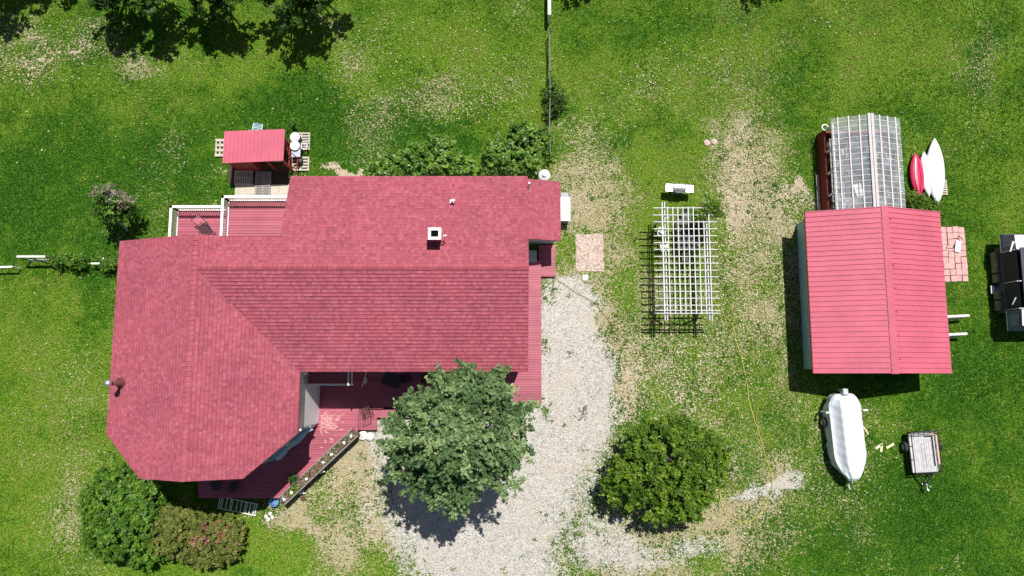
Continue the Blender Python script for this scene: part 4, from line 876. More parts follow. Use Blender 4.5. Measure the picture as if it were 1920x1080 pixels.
# table and chairs beneath
tx = P(1285, 440, .75)
tb_ = thing('outdoor_table', 'dark rectangular dining table under the pergola', 'table', (tx.x, tx.y, 0))
mb = MB()
for k in range(9): mb.box((tx.x-.48+k*.12, tx.y, .74), (.105, 2.0, .03))
mb.build('tabletop', M_BLACK, tb_)
for sx_ in (-.42, .42):
    for sy_ in (-.85, .85): MB().box((tx.x+sx_, tx.y+sy_, .365), (.06, .06, .72)).build('leg', M_BLACK, tb_)
def chair(loc, rz, m, label, group=None, name='garden_chair'):
    t = thing(name, label, 'chair', loc, rz, group); mb = MB()
    for k in range(5): mb.box((0, -.2+k*.1, .44), (.46, .075, .025))
    mb.build('seat', m, t, local=True); mb = MB()
    for k in range(5): mb.box((-.2+k*.1, .25+.05, .7), (.06, .025, .48), rx=R(-10))
    mb.box((0, .345, .95), (.5, .04, .07)); mb.build('backrest', m, t, local=True)
    for sx_ in (-1, 1):
        for sy_ in (-1, 1): MB().bar((sx_*.22, sy_*.22, 0), (sx_*.21, sy_*.2, .43), .04).build('leg', m, t, local=True)
    mb = MB()
    for sx_ in (-1, 1): mb.box((sx_*.26, 0, .66), (.06, .5, .03)); mb.bar((sx_*.26, -.2, .44), (sx_*.26, -.2, .65), .04)
    mb.build('armrest', m, t, local=True); return t
c0 = chair((tx.x+.75, tx.y+.5, 0), R(-90), M_BLACK, 'dark garden chair right of the pergola table, farther one', 'dark chairs at the pergola table')
dup(c0, (tx.x+.75, tx.y-.5, 0), R(-95), 'dark garden chair right of the pergola table, nearer one')
dup(c0, (tx.x, tx.y-1.35, 0), R(180), 'dark garden chair at the near end of the pergola table')
dup(c0, (tx.x+.1, tx.y+1.35, 0), R(5), 'dark garden chair at the far end of the pergola table')
q = P(1241, 436, .5); w0 = chair((q.x, q.y, 0), R(80), M_WHITE, 'white garden chair under the pergola left edge, upper one', 'white chairs at the pergola table')
q = P(1246, 463, .5); dup(w0, (q.x, q.y, 0), R(100), 'white garden chair under the pergola left edge, lower one')
# barbecue
q = P(1274, 352, .9)
gl = thing('barbecue_grill', 'stainless barbecue grill with side shelves standing north of the pergola', 'grill', (q.x, q.y, 0), R(-3))
mb = MB()
for i in range(9):
    pass
prof = [(-.26, .86), (-.27, 1.0), (-.2, 1.12), (-.06, 1.18), (.1, 1.17), (.22, 1.08), (.26, .92)]
vs = [(sx_*.37, y, z) for sx_ in (-1, 1) for y, z in prof]; n = len(prof)
mb.add(vs, [(i, i+n, i+n+1, i+1) for i in range(n-1)]+[tuple(range(n)), tuple(reversed(range(n, 2*n))), (n-1, 2*n-1, n, 0)]); mb.build('lid', M_STEEL, gl, local=True)
MB().box((0, -.02, .78), (.74, .52, .16)).build('firebox', M_BLACK, gl, local=True, bevel=.01)
MB().box((-.62, -.02, .86), (.46, .48, .05)).build('side_shelf', M_STEEL, gl, local=True, bevel=.01); MB().box((.64, -.03, .86), (.5, .48, .05)).build('side_shelf', M_STEEL, gl, local=True, bevel=.01)
MB().box((0, .0, .42), (.7, .46, .56)).build('cabinet', M_STEEL, gl, local=True, bevel=.01)
MB().tube([(-.28, -.32, 1.0), (.28, -.32, 1.0)], .02).build('handle', M_STEEL, gl, local=True)
mb = MB(); [mb.lathe((sx_*.3, sy_*.18, .0), [(.05, 0), (.05, .1)], 10) for sx_ in (-1, 1) for sy_ in (-1, 1)]; mb.box((0, 0, .12), (.66, .44, .04)); mb.build('base', M_BLACK, gl, local=True)

# ================================================================= PROPANE TANK, CABINET
q = P(1021, 327, 1.5)
pt = thing('propane_tank', 'upright white propane tank by the northeast house corner', 'tank', (q.x, q.y, 0))
MB().lathe((q.x, q.y, 0), [(.3, .0), (.3, .06), (.37, .1), (.39, 1.2), (.36, 1.36), (.24, 1.46), (.0, 1.5)], 32).build('tank_body', M_WHITE, pt, smooth=True)
MB().lathe((q.x, q.y, 0), [(.16, 1.4), (.16, 1.62), (.12, 1.66), (0, 1.67)], 20).build('valve_cap', M_WHITE, pt)
q = P(1060, 392, .95)
cb_ = thing('storage_cabinet', 'low white ribbed cabinet against the addition east wall', 'cabinet', (q.x, q.y, 0))
MB().box((q.x-.02, q.y, .46), (.52, 1.42, .88)).build('body', M_GALV, cb_)
mb = MB().box((q.x, q.y, .93), (.62, 1.5, .05)); [mb.box((q.x, q.y-.7+k*.1, .962), (.6, .03, .014)) for k in range(15)]; mb.build('lid', M_WHITE, cb_)
q2 = P(1059, 367, .4); tag(MB().box((q2.x-.02, q2.y, .25), (.5, .35, .5)).build('dark_bin', M_GALV, None, bevel=.02, loc=(q2.x, q2.y, 0)), 'dark grey bin just north of the white cabinet', 'bin')

# ================================================================= GARDEN SHED
sh = thing('garden_shed', 'small red shed with sloped pink metal roof and open front', 'shed', (-14, 12.6, 0))
def sp3(px, py, z): return P(px, py, z)
z_n, z_s = 2.5, 2.3
A = P(421, 246, z_n); B2 = P(534, 242, z_n); Cc = P(531, 301, z_s); D = P(417, 306, z_s)
MB().slab([[A, D, Cc, B2]], .07).build('roof', M_METAL, sh)
mb = MB()
for k in range(15): f = (k+.5)/15; mb.bar(A.lerp(B2, f)+Vector((0, 0, .012)), D.lerp(Cc, f)+Vector((0, 0, .012)), .035, .03)
mb.build('roof_rib', M_METAL, sh)
xl, xr = D.x+.12, Cc.x-.1; ysn, yss = A.y-.15, D.y+.2; xm = xl+(xr-xl)*.42
mb = MB(); mb.box(((xl+xm)/2, yss, 1.1), (xm-xl, .06, 2.2)); mb.box((xl, (ysn+yss)/2, 1.1), (.06, ysn-yss, 2.2)); mb.box(((xl+xr)/2, ysn, 1.15), (xr-xl, .06, 2.3)); mb.box((xm, (ysn+yss)/2, 1.1), (.06, ysn-yss-.1, 2.2)); mb.build('wall', M_REDW, sh)
mb = MB(); [mb.box((xl+.35+k*.28, yss-.045, 1.25), (.03, .03, .9)) for k in range(3)]; mb.bar((xl+.5, yss-.05, .9), (xm-.1, yss-.05, 1.9), .09, .03); mb.build('door_brace', mat('orange_wood', (.42, .17, .05), .7, 0, .25, 6, .2), sh)
mb = MB(); mb.box(((xm+xr)/2, yss+.02, 2.1), (xr-xm, .04, .22)); mb.build('valance', mat('valance_cloth', (.42, .43, .44), .8, 0, .2, 6, .2), sh)
for x, y in ((xr, yss), ((xm+xr)/2, yss), (xr, ysn-.1)): MB().box((x, y, 1.1), (.09, .09, 2.2)).build('post', M_REDW, sh)
MB().bar((xr+.01, yss+.05, .9), (xr+.01, ysn-.15, .9), .06).build('side_rail', M_REDW, sh); MB().bar((xr+.02, yss+.05, .2), (xr+.02, ysn-.15, 1.9), .05).build('side_rail', M_REDW, sh)
mb = MB().box(((xm+xr)/2, (yss+ysn)/2, .1), (xr-xm-.1, ysn-yss-.1, .08)); mb.build('floor', M_BROWN, sh)
mb = MB(); mb.bar((xr+.02, yss+.1, 2.2), (xr+.45, yss-.4, .9), .05); mb.bar((xr+.02, yss+.9, 2.2), (xr+.5, yss+.6, .7), .05); mb.bar((xr+.45, yss-.4, .9), (xr+.5, yss+.6, .7), .05); mb.bar((xr+.45, yss-.4, .02), (xr+.45, yss-.4, .9), .06); mb.build('side_brace', M_REDW, sh)
KEEP.append([(xl, yss), (xr, yss), (xr, ysn), (xl, ysn)])
a = P(428, 345); b = P(543, 300); ds = MB().box(((a.x+b.x)/2, (a.y+b.y)/2, .006), (b.x-a.x, b.y-a.y, .02)).build('shaded_soil_patch', M_SOIL, None, loc=((a.x+b.x)/2, (a.y+b.y)/2, 0)); ds['kind'] = 'structure'; KEEP.append([(a.x, a.y), (b.x, a.y), (b.x, b.y), (a.x, b.y)])  # dark sheet over the shed's shadow band, shade put into the ground colour
a = P(440, 366); b = P(560, 346); pad = MB().box(((a.x+b.x)/2, (a.y+b.y)/2-.2, .0), (b.x-a.x, b.y-a.y+.4, .03)); tag(pad.build('concrete_pad', M_CONC, None, loc=((a.x+b.x)/2, (a.y+b.y)/2, 0)), 'pale sandy concrete pad between the shed and raised deck', 'pad')
KEEP.append([(a.x, a.y-.4), (b.x, a.y-.4), (b.x, b.y), (a.x, b.y)])
q = P(458, 334); pallet((q.x, q.y), 0, 'pallet with upright-running slats on the shed left front', 1.15, .95, 8)
q = P(494, 345); pallet((q.x, q.y-.0), R(90), 'long slatted pallet walkway leading from the shed opening', 1.6, 1.0, 13, mat('grey_pallet', (.33, .32, .30), .9, 0, .3, 8, .4))
q = P(569, 266); pallet((q.x-.1, q.y), R(90), 'pallet right of the white barrels', 1.15, 1.1, 7)
q = P(569, 308); pallet((q.x-.15, q.y), R(90), 'pallet below the black drum by the shed', .9, 1.1, 5)
q = P(418, 278); pallet((q.x-.15, q.y), R(90), 'pallet edge poking out left of the shed roof', 1.1, .6, 4)
def barrel(px, py, label, r=.29, h=.88, m=M_BLACK, lid=M_WHITE, grp='white-lidded barrels'):
    q = P(px, py, h); t = thing('barrel', label, 'barrel', (q.x, q.y, .14), group=grp)
    MB().lathe((q.x, q.y, .14), [(r*.9, 0), (r, .25), (r*.97, .5), (r, .72)], 24).build('drum', m, t, smooth=True)
    MB().lathe((q.x, q.y, .14), [(r*1.06, .70), (r*1.06, .77), (r*.9, .79), (r*.86, .77), (r*.3, .775), (r*.28, .80), (0, .80)], 24).build('lid', lid, t)
barrel(553, 257, 'white-lidded barrel right of the shed, upper one'); barrel(553, 273, 'white-lidded barrel right of the shed, lower one')
q = P(555, 287, .7); t = thing('storage_tote', 'grey-blue lidded tote below the white-lidded barrels', 'tote', (q.x, q.y, .14))
MB().box((q.x, q.y, .42), (.5, .46, .55)).build('body', M_BLACK, t, bevel=.03); MB().box((q.x, q.y, .72), (.58, .54, .06)).build('lid', mat('tote_lid', (.40, .44, .52), .5, 0, .2, 9, .2), t, bevel=.02)
q = P(571, 274, .5); t = thing('small_stand', 'small square grey frame stand right of the barrels', 'stand', (q.x, q.y, .14))
mb = MB(); [mb.box((q.x+sx_*.18, q.y+sy_*.18, .35), (.04, .04, .42)) for sx_ in (-1, 1) for sy_ in (-1, 1)]; mb.build('leg', M_STEEL, t); mb = MB(); mb.box((q.x, q.y+.18, .57), (.4, .05, .03)); mb.box((q.x, q.y-.18, .57), (.4, .05, .03)); mb.box((q.x-.18, q.y, .575), (.05, .31, .03)); mb.box((q.x+.18, q.y, .575), (.05, .31, .03)); mb.build('frame', M_STEEL, t)
q = P(562, 302, .3); tag(MB().lathe((q.x, q.y, .14), [(.2, 0), (.24, .35), (.22, .38), (0, .38)], 20).build('black_drum', M_BLACK, None, smooth=True, loc=(q.x, q.y, 0)), 'black drum below the grey tote', 'drum')
q = P(549, 232, .3); pot(q.x, q.y, 0, .16, .3, M_BLACK, 'black flower pot in the grass northeast of the shed', veg=LM_DARK, sd=90)
# pale-blue chair frame behind the shed
q = P(480, 238, .7); t = thing('metal_chair_frame', 'pale blue metal chair frame standing behind the shed', 'chair', (q.x, q.y, 0), R(170)); M_PB = mat('pale_blue_metal', (.45, .65, .75), .4, .2, .1, 5, .05)
mb = MB()
for s in (-1, 1): mb.tube([(s*.3, -.3, 0), (s*.3, -.28, .5), (s*.3, .25, .48), (s*.3, .38, 1.0)], .022); mb.tube([(s*.3, .25, 0), (s*.3, .25, .48)], .022)
mb.tube([(-.3, .38, 1.0), (0, .44, 1.08), (.3, .38, 1.0)], .022); mb.tube([(-.3, -.28, .5), (.3, -.28, .5)], .022); mb.tube([(-.3, -.02, .49), (.3, -.02, .49)], .02); mb.build('frame', M_PB, t, local=True)
mb = MB(); [mb.box((0, -.2+k*.1, .5), (.58, .04, .015)) for k in range(5)]; mb.build('seat', M_PB, t, local=True)

# ================================================================= BOAT ON TRAILER
bt_c = P(1592, 820, 1.2)
bo = thing('covered_boat', 'boat under a white tarpaulin on its trailer south of the garage', 'boat', (bt_c.x, bt_c.y, 0), R(3.5))
ln, wd = 5.15, 1.96
def half(s):  # s: 0 stern(+y) .. 1 bow(-y)
    return wd/2*(.55+.45*min(1, s/.12)**.6 if s < .12 else 1.0 if s < .68 else max(.18, 1-((s-.68)/.32)**1.9*.82))
ns, nr = 96, 41; mb = MB(); rs = random.Random(3)
for i in range(ns+1):
    s = i/ns; y = ln/2-ln*s; hw = half(s)
    for k in range(nr):
        u_ = -1+2*k/(nr-1); a_ = abs(u_)
        endf = min(1, s/.05, (1-s)/.04+.12)
        top_ = 1.32+.25*(1-a_**1.6)*min(1, s*7)*min(1, (1-s)*3.0)
        z = top_-max(0, (a_-.82)/.18)**2*.42-(max(0, (-u_-.42)/.58)**.8*.75*min(1, s*6)*min(1, (1-s)*5) if u_ < -.42 else 0)
        fold = .16*math.sin(s*30+u_*8)*max(0, -u_-.3)+.035*math.sin(s*77+u_*16)*max(0, -u_-.3)+.02*math.sin(s*26+u_*3)*a_+.012*math.sin(s*60-u_*9)
        if u_ > .2: fold += .010*math.sin(s*33+u_*9)
        z += fold; z = z if endf >= 1 else z-(1-endf)*.25
        flare = 1.0+.02*math.sin(s*55+k)*(a_ > .9)
        mb.v.append((hw*u_*flare-.05*(a_ > .95)*u_, y, z))
for i in range(ns):
    for k in range(nr-1): mb.f.append((i*nr+k, (i+1)*nr+k, (i+1)*nr+k+1, i*nr+k+1))
mb.build('tarpaulin', M_TARP, bo, local=True, smooth=True)
mb = MB()
for i in range(ns+1):
    s = i/ns; y = ln/2-ln*s; hw = half(s)*.97; kz = .45+.5*max(0, (s-.6)/.4)**2
    for u_, z in ((-1, 1.1), (-.9, .75), (-.5, kz+.08), (0, kz), (.5, kz+.08), (.9, .75), (1, 1.1)): mb.v.append((hw*u_, y, z))
for i in range(ns):
    for k in range(6): mb.f.append((i*7+k, i*7+k+1, (i+1)*7+k+1, (i+1)*7+k))
mb.f.append(tuple(range(7))); mb.build('hull', M_WHITE, bo, local=True, smooth=True)
mb = MB(); mb.box((.05, ln/2+.12, 1.15), (.34, .4, .45)); mb.box((.05, ln/2+.2, .7), (.14, .2, .6)); mb.build('outboard_motor', M_STEEL, bo, local=True, bevel=.05)
mb = MB(); mb.bar((-.7, ln/2-.2, .4), (-.7, -.9, .4), .08); mb.bar((.7, ln/2-.2, .4), (.7, -.9, .4), .08); mb.bar((-.7, -.9, .4), (0, -ln/2-.1, .42), .08); mb.bar((.7, -.9, .4), (0, -ln/2-.1, .42), .08); mb.bar((0, -ln/2, .42), (0, -ln/2-.55, .42), .08)
mb.bar((-.9, .9, .35), (.9, .9, .35), .08); mb.bar((-.7, -.2, .4), (.7, -.2, .4), .08); mb.bar((0, -ln/2-.1, .42), (0, -ln/2-.1, .95), .07); mb.build('trailer_frame', M_STEEL, bo, local=True)
for s in (-1, 1):
    wh = MB(); wh.tube([(s*.96, .9, .3), (s*1.14, .9, .3)], .3, 24); w_o = wh.build('wheel', M_DARK, bo, local=True); r_ = MB().tube([(s*.95, .9, .3), (s*1.15, .9, .3)], .15, 16).build('rim', M_STEEL, w_o, local=True)
    gp = MB(); gp.bar((s*.7, 1.55, .45), (s*1.2, 1.55, .45), .07); gp.bar((s*1.2, 1.55, .45), (s*1.2, 1.55, 1.3), .07); gp.bar((s*1.0, 1.55, 1.28), (s*1.26, 1.53, 1.30), .09); gp.build('guide_post', M_WHITE, bo, local=True)
MB().lathe((0, -ln/2-.5, 0), [(.05, 0), (.05, .5)], 10).build('jack', M_STEEL, bo, local=True)
for i, (x0, y0, x1, y1, lab) in enumerate(((1642, 841, 1655, 832, 'short cut board in the grass, left of three'), (1653, 833, 1652, 847, 'short cut board in the grass, middle of three'), (1662, 840, 1676, 832, 'short cut board in the grass, right of three'))):
    a = P(x0, y0, .05); b = P(x1, y1, .05); m_ = MB().bar(a, b, .14, .04); tag(m_.build('cut_board', mat('fresh_wood', (.70, .60, .40), .8, 0, .15, 8, .2), None), lab, 'board', 'cut boards in the grass')
a = P(1619, 800, .04); b = P(1628, 814, .04); tag(MB().bar(a, b, .08, .03).build('wood_strip', _m['fresh_wood'], None), 'narrow wood strip in the grass right beside the boat', 'board')

# ================================================================= UTILITY TRAILER
uc = P(1732, 848, .55); ut = thing('utility_trailer', 'small open utility trailer with grey plank bed and mesh ramp', 'trailer', (uc.x, uc.y, 0), R(3))
mb = MB(); W2, L2 = 1.62, 2.35
for k in range(11): mb.box((-W2/2+.09+k*(W2-.18)/10, 0, .52), ((W2-.18)/10-.012, L2, .04))
mb.build('bed', mat('grey_planks', (.50, .49, .50), .85, 0, .22, 5, .3), ut, local=True)
mb = MB()
for s in (-1, 1):
    mb.bar((s*W2/2, -L2/2, .48), (s*W2/2, L2/2, .48), .06, .1); mb.bar((s*W2/2, -L2/2, .86), (s*W2/2, L2/2, .86), .045)
    for y in (-L2/2, -.4, .4, L2/2): mb.bar((s*W2/2, y, .5), (s*W2/2, y, .86), .045)
mb.bar((-W2/2, -L2/2, .86), (W2/2, -L2/2, .86), .045); mb.bar((-W2/2, -L2/2, .48), (W2/2, -L2/2, .48), .06, .1); mb.bar((-W2/2, L2/2, .48), (W2/2, L2/2, .48), .06, .1)
mb.bar((-.5, -L2/2, .42), (0, -L2/2-.75, .42), .07); mb.bar((.5, -L2/2, .42), (0, -L2/2-.75, .42), .07); mb.build('frame', M_BLACK, ut, local=True)
mb = MB(); g0, g1 = Vector((-W2/2+.02, L2/2+.05, .5)), Vector((W2/2+.05, L2/2+.05, .5)); up = Vector((.1, .12, 1.0))
for k in range(6): f = k/5; mb.bar(g0.lerp(g1, f), g0.lerp(g1, f)+up, .035)
for f in (0, .35, .7, 1): mb.bar(g0+up*f, g1+up*f, .035)
mb.build('ramp_gate', M_BLACK, ut, local=True)
mb = MB(); mb.box((.66, .25, .9), (.10, 1.9, .04)); mb.box((.45, L2/2-.1, .9), (.5, .09, .04)); mb.build('plank', mat('fresh_plank', (.55, .38, .28), .8, 0, .15, 8, .2), ut, local=True)
for s in (-1, 1):
    w_o = MB().tube([(s*(W2/2+.08), .35, .3), (s*(W2/2+.28), .35, .3)], .3, 24).build('wheel', M_DARK, ut, local=True)
    MB().tube([(s*(W2/2+.07), .35, .3), (s*(W2/2+.29), .35, .3)], .16, 16).build('rim', M_GALV, w_o, local=True)
    fe = MB(); pts = [(s*(W2/2+.19), .35+.38*math.cos(R(a)), .3+.38*math.sin(R(a))) for a in range(20, 161, 20)]
    for p, q in zip(pts[:-1], pts[1:]): fe.bar(p, q, .24, .012)
    if s > 0: fe.build('fender', M_BLACK, ut, local=True)
mb = MB(); mb.bar((0, -L2/2-.7, .42), (0, -L2/2-1.05, .44), .07); mb.lathe((0, -L2/2-.8, .0), [(.06, 0), (.06, .05), (.03, .06), (.03, .8), (.05, .82)], 10); mb.lathe((.05, -L2/2-1.08, .38), [(.07, 0), (.07, .12), (0, .14)], 12); mb.build('hitch', M_STEEL, ut, local=True)
mb = MB(); [mb.bar((.02+dx*.2, -.9, .555), (-.02+dx*.2, .5, .555), .03, .02) for dx in (-.5, .5)]; [mb.bar((-.1, -.4+k*.3, .56), (.1, -.4+k*.3, .56), .03, .02) for k in range(4)]; mb.build('tie_frame', M_STEEL, ut, local=True)

# ================================================================= CAMPER
cc = thing('popup_camper', 'folding tent camper with white bunk roofs at the right edge', 'camper', (31.0, 4.9, 0))
x0 = P(1889, 520, 1.4).x; x1 = x0+2.1; ymid = P(1900, 522, 1.5).y; ytp = P(1915, 432, 2.3).y; ybt = P(1915, 618, 2.3).y; yc0, yc1 = P(0, 590, 1).y, P(0, 468, 1).y
MB().box(((x0+x1)/2, ymid, .75), (x1-x0, yc1-yc0, .7)).build('body', mat('camper_shell', (.07, .075, .085), .4, 0, .15, 2, .05), cc, bevel=.04)
rz0 = 2.35; MB().box(((x0+x1)/2+.15, ymid, rz0), (x1-x0-.1, yc1-yc0-.5, .12)).build('roof', mat('camper_roof', (.05, .055, .07), .5, 0, .2, 2, .05), cc, bevel=.04)
def tent(yA, yB, nm):
    """bunk end: white sloped roof, dark canvas sides; yA joins the body"""
    xa, xb = x0-.05, x1+.05; s = 1 if yB > yA else -1
    base = [(xa, yA, 1.15), (xb, yA, 1.15), (xb, yB, 1.15), (xa, yB, 1.15)]; ins = .06
    topv = [(xa+ins, yA, 2.35), (xb-ins, yA, 2.35), (xb-ins-.1, yB-s*.25, 2.15), (xa+ins+.1, yB-s*.25, 2.15)]
    MB().add(base+topv, [(0, 1, 5, 4), (1, 2, 6, 5), (2, 3, 7, 6), (3, 0, 4, 7)]).build('tent_side', M_CANVAS, cc)
    MB().slab([[topv[3], topv[2], topv[1], topv[0]] if s > 0 else [topv[0], topv[1], topv[2], topv[3]]], .04).build('tent_roof', mat('tent_white', (.76, .76, .73), .7, 0, .06, 2, .15), cc)
    MB().box(((xa+xb)/2, (yA+yB)/2, 1.1), (xb-xa, abs(yB-yA), .08)).build('bunk', M_WHITE, cc)
tent(yc1-.2, ytp, 'a'); tent(yc0+.2, ybt, 'b')
sdv = [(x0, yc0+.2, 1.1), (x0, yc1-.2, 1.1), (x0+.05, yc1-.35, 2.3), (x0+.05, yc0+.35, 2.3)]
for vs_, fs_ in ((sdv, [(0, 1, 2, 3)]), ([(x1-.02, p[1], p[2]) for p in sdv], [(0, 3, 2, 1)])): MB().add(vs_, fs_).build('tent_wall', mat('dark_mesh', (.03, .035, .045), .7, 0, .3, 3, .2), cc)
MB().bar((x0-.04, yc0+.55, 1.7), (x0-.02, yc0+.95, 2.0), .1, .03).build('window_flap', M_WHITE, cc)
for s in (-1, 1):
    w_o = MB().tube([(x0-.05 if s < 0 else x1-.15, ymid-.1, .32), (x0+.15 if s < 0 else x1+.05, ymid-.1, .32)], .32, 24).build('wheel', M_DARK, cc); 
mb = MB()
for yy, ln_b in ((yc1-.75, 1.3), (yc1-1.75, .5), (yc0+1.25, .5), (yc0+.6, .6)): MB().box((x0-.11, yy, .55), (.2, ln_b, .45)).build('side_box', mat('camper_trim', (.22, .20, .14), .6, 0, .35, 9, .1), cc, bevel=.02)
M_WIN = mat('tent_window', (.22, .25, .33), .5, 0, .3, 2.5, .2)
for (ya_, yb1) in ((yc1+.05, ytp-.2), (yc0-.05, ybt+.2)):
    xw = x0-.075; MB().add([(xw, ya_, 1.35), (xw, yb1, 1.35), (xw+.045, yb1-(yb1-ya_)*.12, 2.05), (xw+.045, ya_, 2.15)], [(0, 1, 2, 3)]).build('tent_window', M_WIN, cc)
for yy in (yc1-.22, (yc0+yc1)/2-.1, yc0+.28): MB().tube([(x0-.03, yy, 1.1), (x0+.0, yy, 2.2), (x0+.5, yy, 2.38), (x1-.4, yy, 2.38)], .035, 6).build('roof_strap', M_STEEL, cc)
MB().bar((x0-.06, yc1-.3, 1.95), (x0-.02, yc1+.3, 2.2), .14, .03).build('tie_flap', M_WHITE, cc)
q = P(1866, 543, .35); st_ = thing('camper_step', 'white and blue step stool in front of the camper door', 'step', (q.x, q.y, 0))
MB().box((q.x-.12, q.y, .3), (.24, .5, .05)).build('lower_tread', M_WHITE, st_, bevel=.01); MB().box((q.x+.17, q.y, .42), (.24, .5, .05)).build('upper_tread', mat('pale_blue', (.30, .42, .62), .5, 0, .1, 5, .05), st_, bevel=.01)
MB().box((q.x+.03, q.y+.2, .16), (.5, .04, .27)).build('side_panel', M_BLACK, st_); MB().box((q.x+.03, q.y-.2, .16), (.5, .04, .27)).build('side_panel', M_BLACK, st_)
tag(MB().box((P(1882, 542, .5).x, q.y, .3), (.4, .45, .6)).build('cooler', mat('tan_plastic', (.32, .30, .26), .6, 0, .2, 5, .1), None, bevel=.03, loc=(P(1882, 542, .5).x, q.y, 0)), 'tan cooler box between the step stool and the camper', 'cooler')

# ================================================================= FENCES
M_RAILG = mat('weathered_rail', (.24, .22, .19), .9, 0, .35, 6, .5)
fx = P(1030, 100, 1.).x; f1 = thing('wire_fence', 'weathered rail and wire fence running north from the house', 'fence', (fx, 20, 0))
ylist = [P(0, y, .9).y for y in (290, 222, 135, 55)]+[P(0, 30, .9).y, P(0, -60, .9).y]
for i, y in enumerate(ylist[:4]): MB().tube([(fx+.02*i, y, 0), (fx+.02*i+.03, y+.02, 1.15)], [.05, .04], 8).build('post', M_RAILG, f1)
mb = MB()
for z in (.55, 1.0):
    for i, (a, b) in enumerate(zip(ylist[:3], ylist[1:4])): mb.tube([(fx+.03*math.sin(i*3+z), a, z), (fx+.05*math.sin(i), (a+b)/2, z-.04), (fx+.03*math.sin(i*3+3+z), b, z)], .028, 6)
mb.build('rail', M_RAILG, f1); mb = MB()
for z in (.25, .8): mb.tube([(fx+.05, ylist[0], z), (fx+.05, ylist[3], z)], .006, 4)
mb.build('wire', M_STEEL, f1)
f2 = thing('white_rail_fence', 'white rail fence panel at the top end of the wire fence', 'fence', (fx, ylist[4], 0))
mb = MB(); mb.bar((fx+.02, ylist[4], 1.1), (fx+.02, ylist[5], 1.1), .2, .06); mb.bar((fx+.02, ylist[4], .6), (fx+.02, ylist[5], .6), .05, .14); mb.build('rail', M_WHITE, f2)
for y in (ylist[4], ylist[5]): MB().box((fx+.02, y, .6), (.12, .12, 1.2)).build('post', M_WHITE, f2)
# left fence: leaning panel and short rails
f3 = thing('leaning_fence', 'white two-rail fence panel leaning over with dark braces at left', 'fence', (-28, 5.9, 0))
a, b = P(32, 481, 1.2), P(85, 481, 1.2); c_, d_ = P(55, 488, .7), P(101, 488, .7)
mb = MB(); mb.bar(a, b, .12, .07); mb.bar(c_, d_, .1, .07); mb.build('rail', M_WHITE, f3)
mb = MB(); mb.tube([a, (a.x+.1, a.y-.1, 0)], .045, 8); mb.tube([b, (b.x+.1, b.y-.1, 0)], .045, 8); mb.bar(a.lerp(b, .3), (c_.x+1.4, c_.y-.3, .02), .06); mb.bar(b, (d_.x+.3, d_.y, .5), .05); mb.build('brace', M_BROWN, f3)
f4 = thing('short_rail_fence', 'short white rail on low posts at the left edge', 'fence', (-31, 5.4, 0)); a, b = P(-30, 502, .8), P(23, 500, .8)
MB().bar(a, b, .11, .07).build('rail', M_WHITE, f4); mb = MB(); mb.tube([(b.x, b.y, 0), (b.x, b.y, .85)], .05, 8); mb.build('post', M_WHITE, f4); MB().tube([(a.x+.4, a.y, 0), (a.x+.4, a.y, .85)], .05, 8).build('post', M_WHITE, f4)
f5 = thing('fence_stub', 'short broken white rail near the house west wall', 'fence', P(178, 494, 0)); a, b = P(172, 494, .7), P(187, 494, .7)
MB().bar(a, b, .11, .07).build('rail', M_WHITE, f5); MB().tube([(a.x, a.y, 0), (a.x, a.y, .75)], .05, 8).build('post', M_STONE, f5)
a, b = P(196, 485, .5), P(222, 498, .5); f6 = thing('fallen_rail', 'dark fallen rail leaning toward the house wall', 'rail', (a.x, a.y, 0)); MB().tube([(a.x, a.y, .6), (b.x, b.y, .1)], .04, 8).build('rail', M_BROWN, f6); MB().tube([(a.x, a.y, 0), (a.x, a.y, .65)], .05, 8).build('post', M_WHITE, f6)

# ================================================================= PLANTER and deck clutter
pa = P(527, 938, 1.05); pb = P(664, 809, 1.05); d = (pb-pa); l = d.length; d.normalize(); nrm = Vector((d.y, -d.x, 0)); ang = math.atan2(d.y, d.x); mid = (pa+pb)/2
mid = mid+nrm*.06
pl = thing('long_planter', 'long weathered wooden planter box along the diagonal deck edge', 'planter', (mid.x, mid.y, 0), ang)
hw = .26; mb = MB()
mb.box((0, hw, .52), (l, .04, 1.04)); mb.box((0, -hw, .52), (l, .04, 1.04))
for k in range(4): mb.box((-l/2+.02+k*(l-.04)/3, 0, .52), (.04, 2*hw-.04, 1.06))
mb.build('box', mat('planter_wood', (.17, .13, .10), .85, 0, .35, 7, .4), pl, local=True)
MB().box((0, 0, .95), (l-.05, 2*hw-.05, .06)).build('soil', M_SOIL, pl, local=True)
mb = MB(); mb.box((0, hw+.01, 1.06), (l, .07, .03)); mb.box((0, -hw-.01, 1.06), (l, .07, .03)); mb.build('rim', M_RAILG, pl, local=True)
rs_ = np.random.RandomState(77)
def loc_leaves(name, parent, boxc, n, size, m, sd):
    r2 = np.random.RandomState(sd); cen = np.stack([boxc[0]+(r2.rand(n)-.5)*boxc[1], (r2.rand(n)-.5)*.42, .99+.16*r2.rand(n)**2], 1)
    co, f = quads(cen, size*(.5+r2.rand(n)), r2.randn(n, 3)*.7+[0, 0, 1], r2); return trimesh(name, co, f, np.repeat(r2.rand(n), 4), m, parent)
loc_leaves('seedling_leaves', pl, (0, l*.96), 1500, .05, LM_GRAY, 1); loc_leaves('seedling_leaves', pl, (.3, l*.8), 700, .045, LM_OLIVE, 2); loc_leaves('green_leaves', pl, (-l/2+.95, .8), 700, .06, LM_BUSH, 3); loc_leaves('red_leaves', pl, (-l/2+2.4, 2.0), 500, .045, LM_RUST, 4)
M_FL = mat('white_petals', (.84, .82, .78), .7, 0, .05, 20, .1)
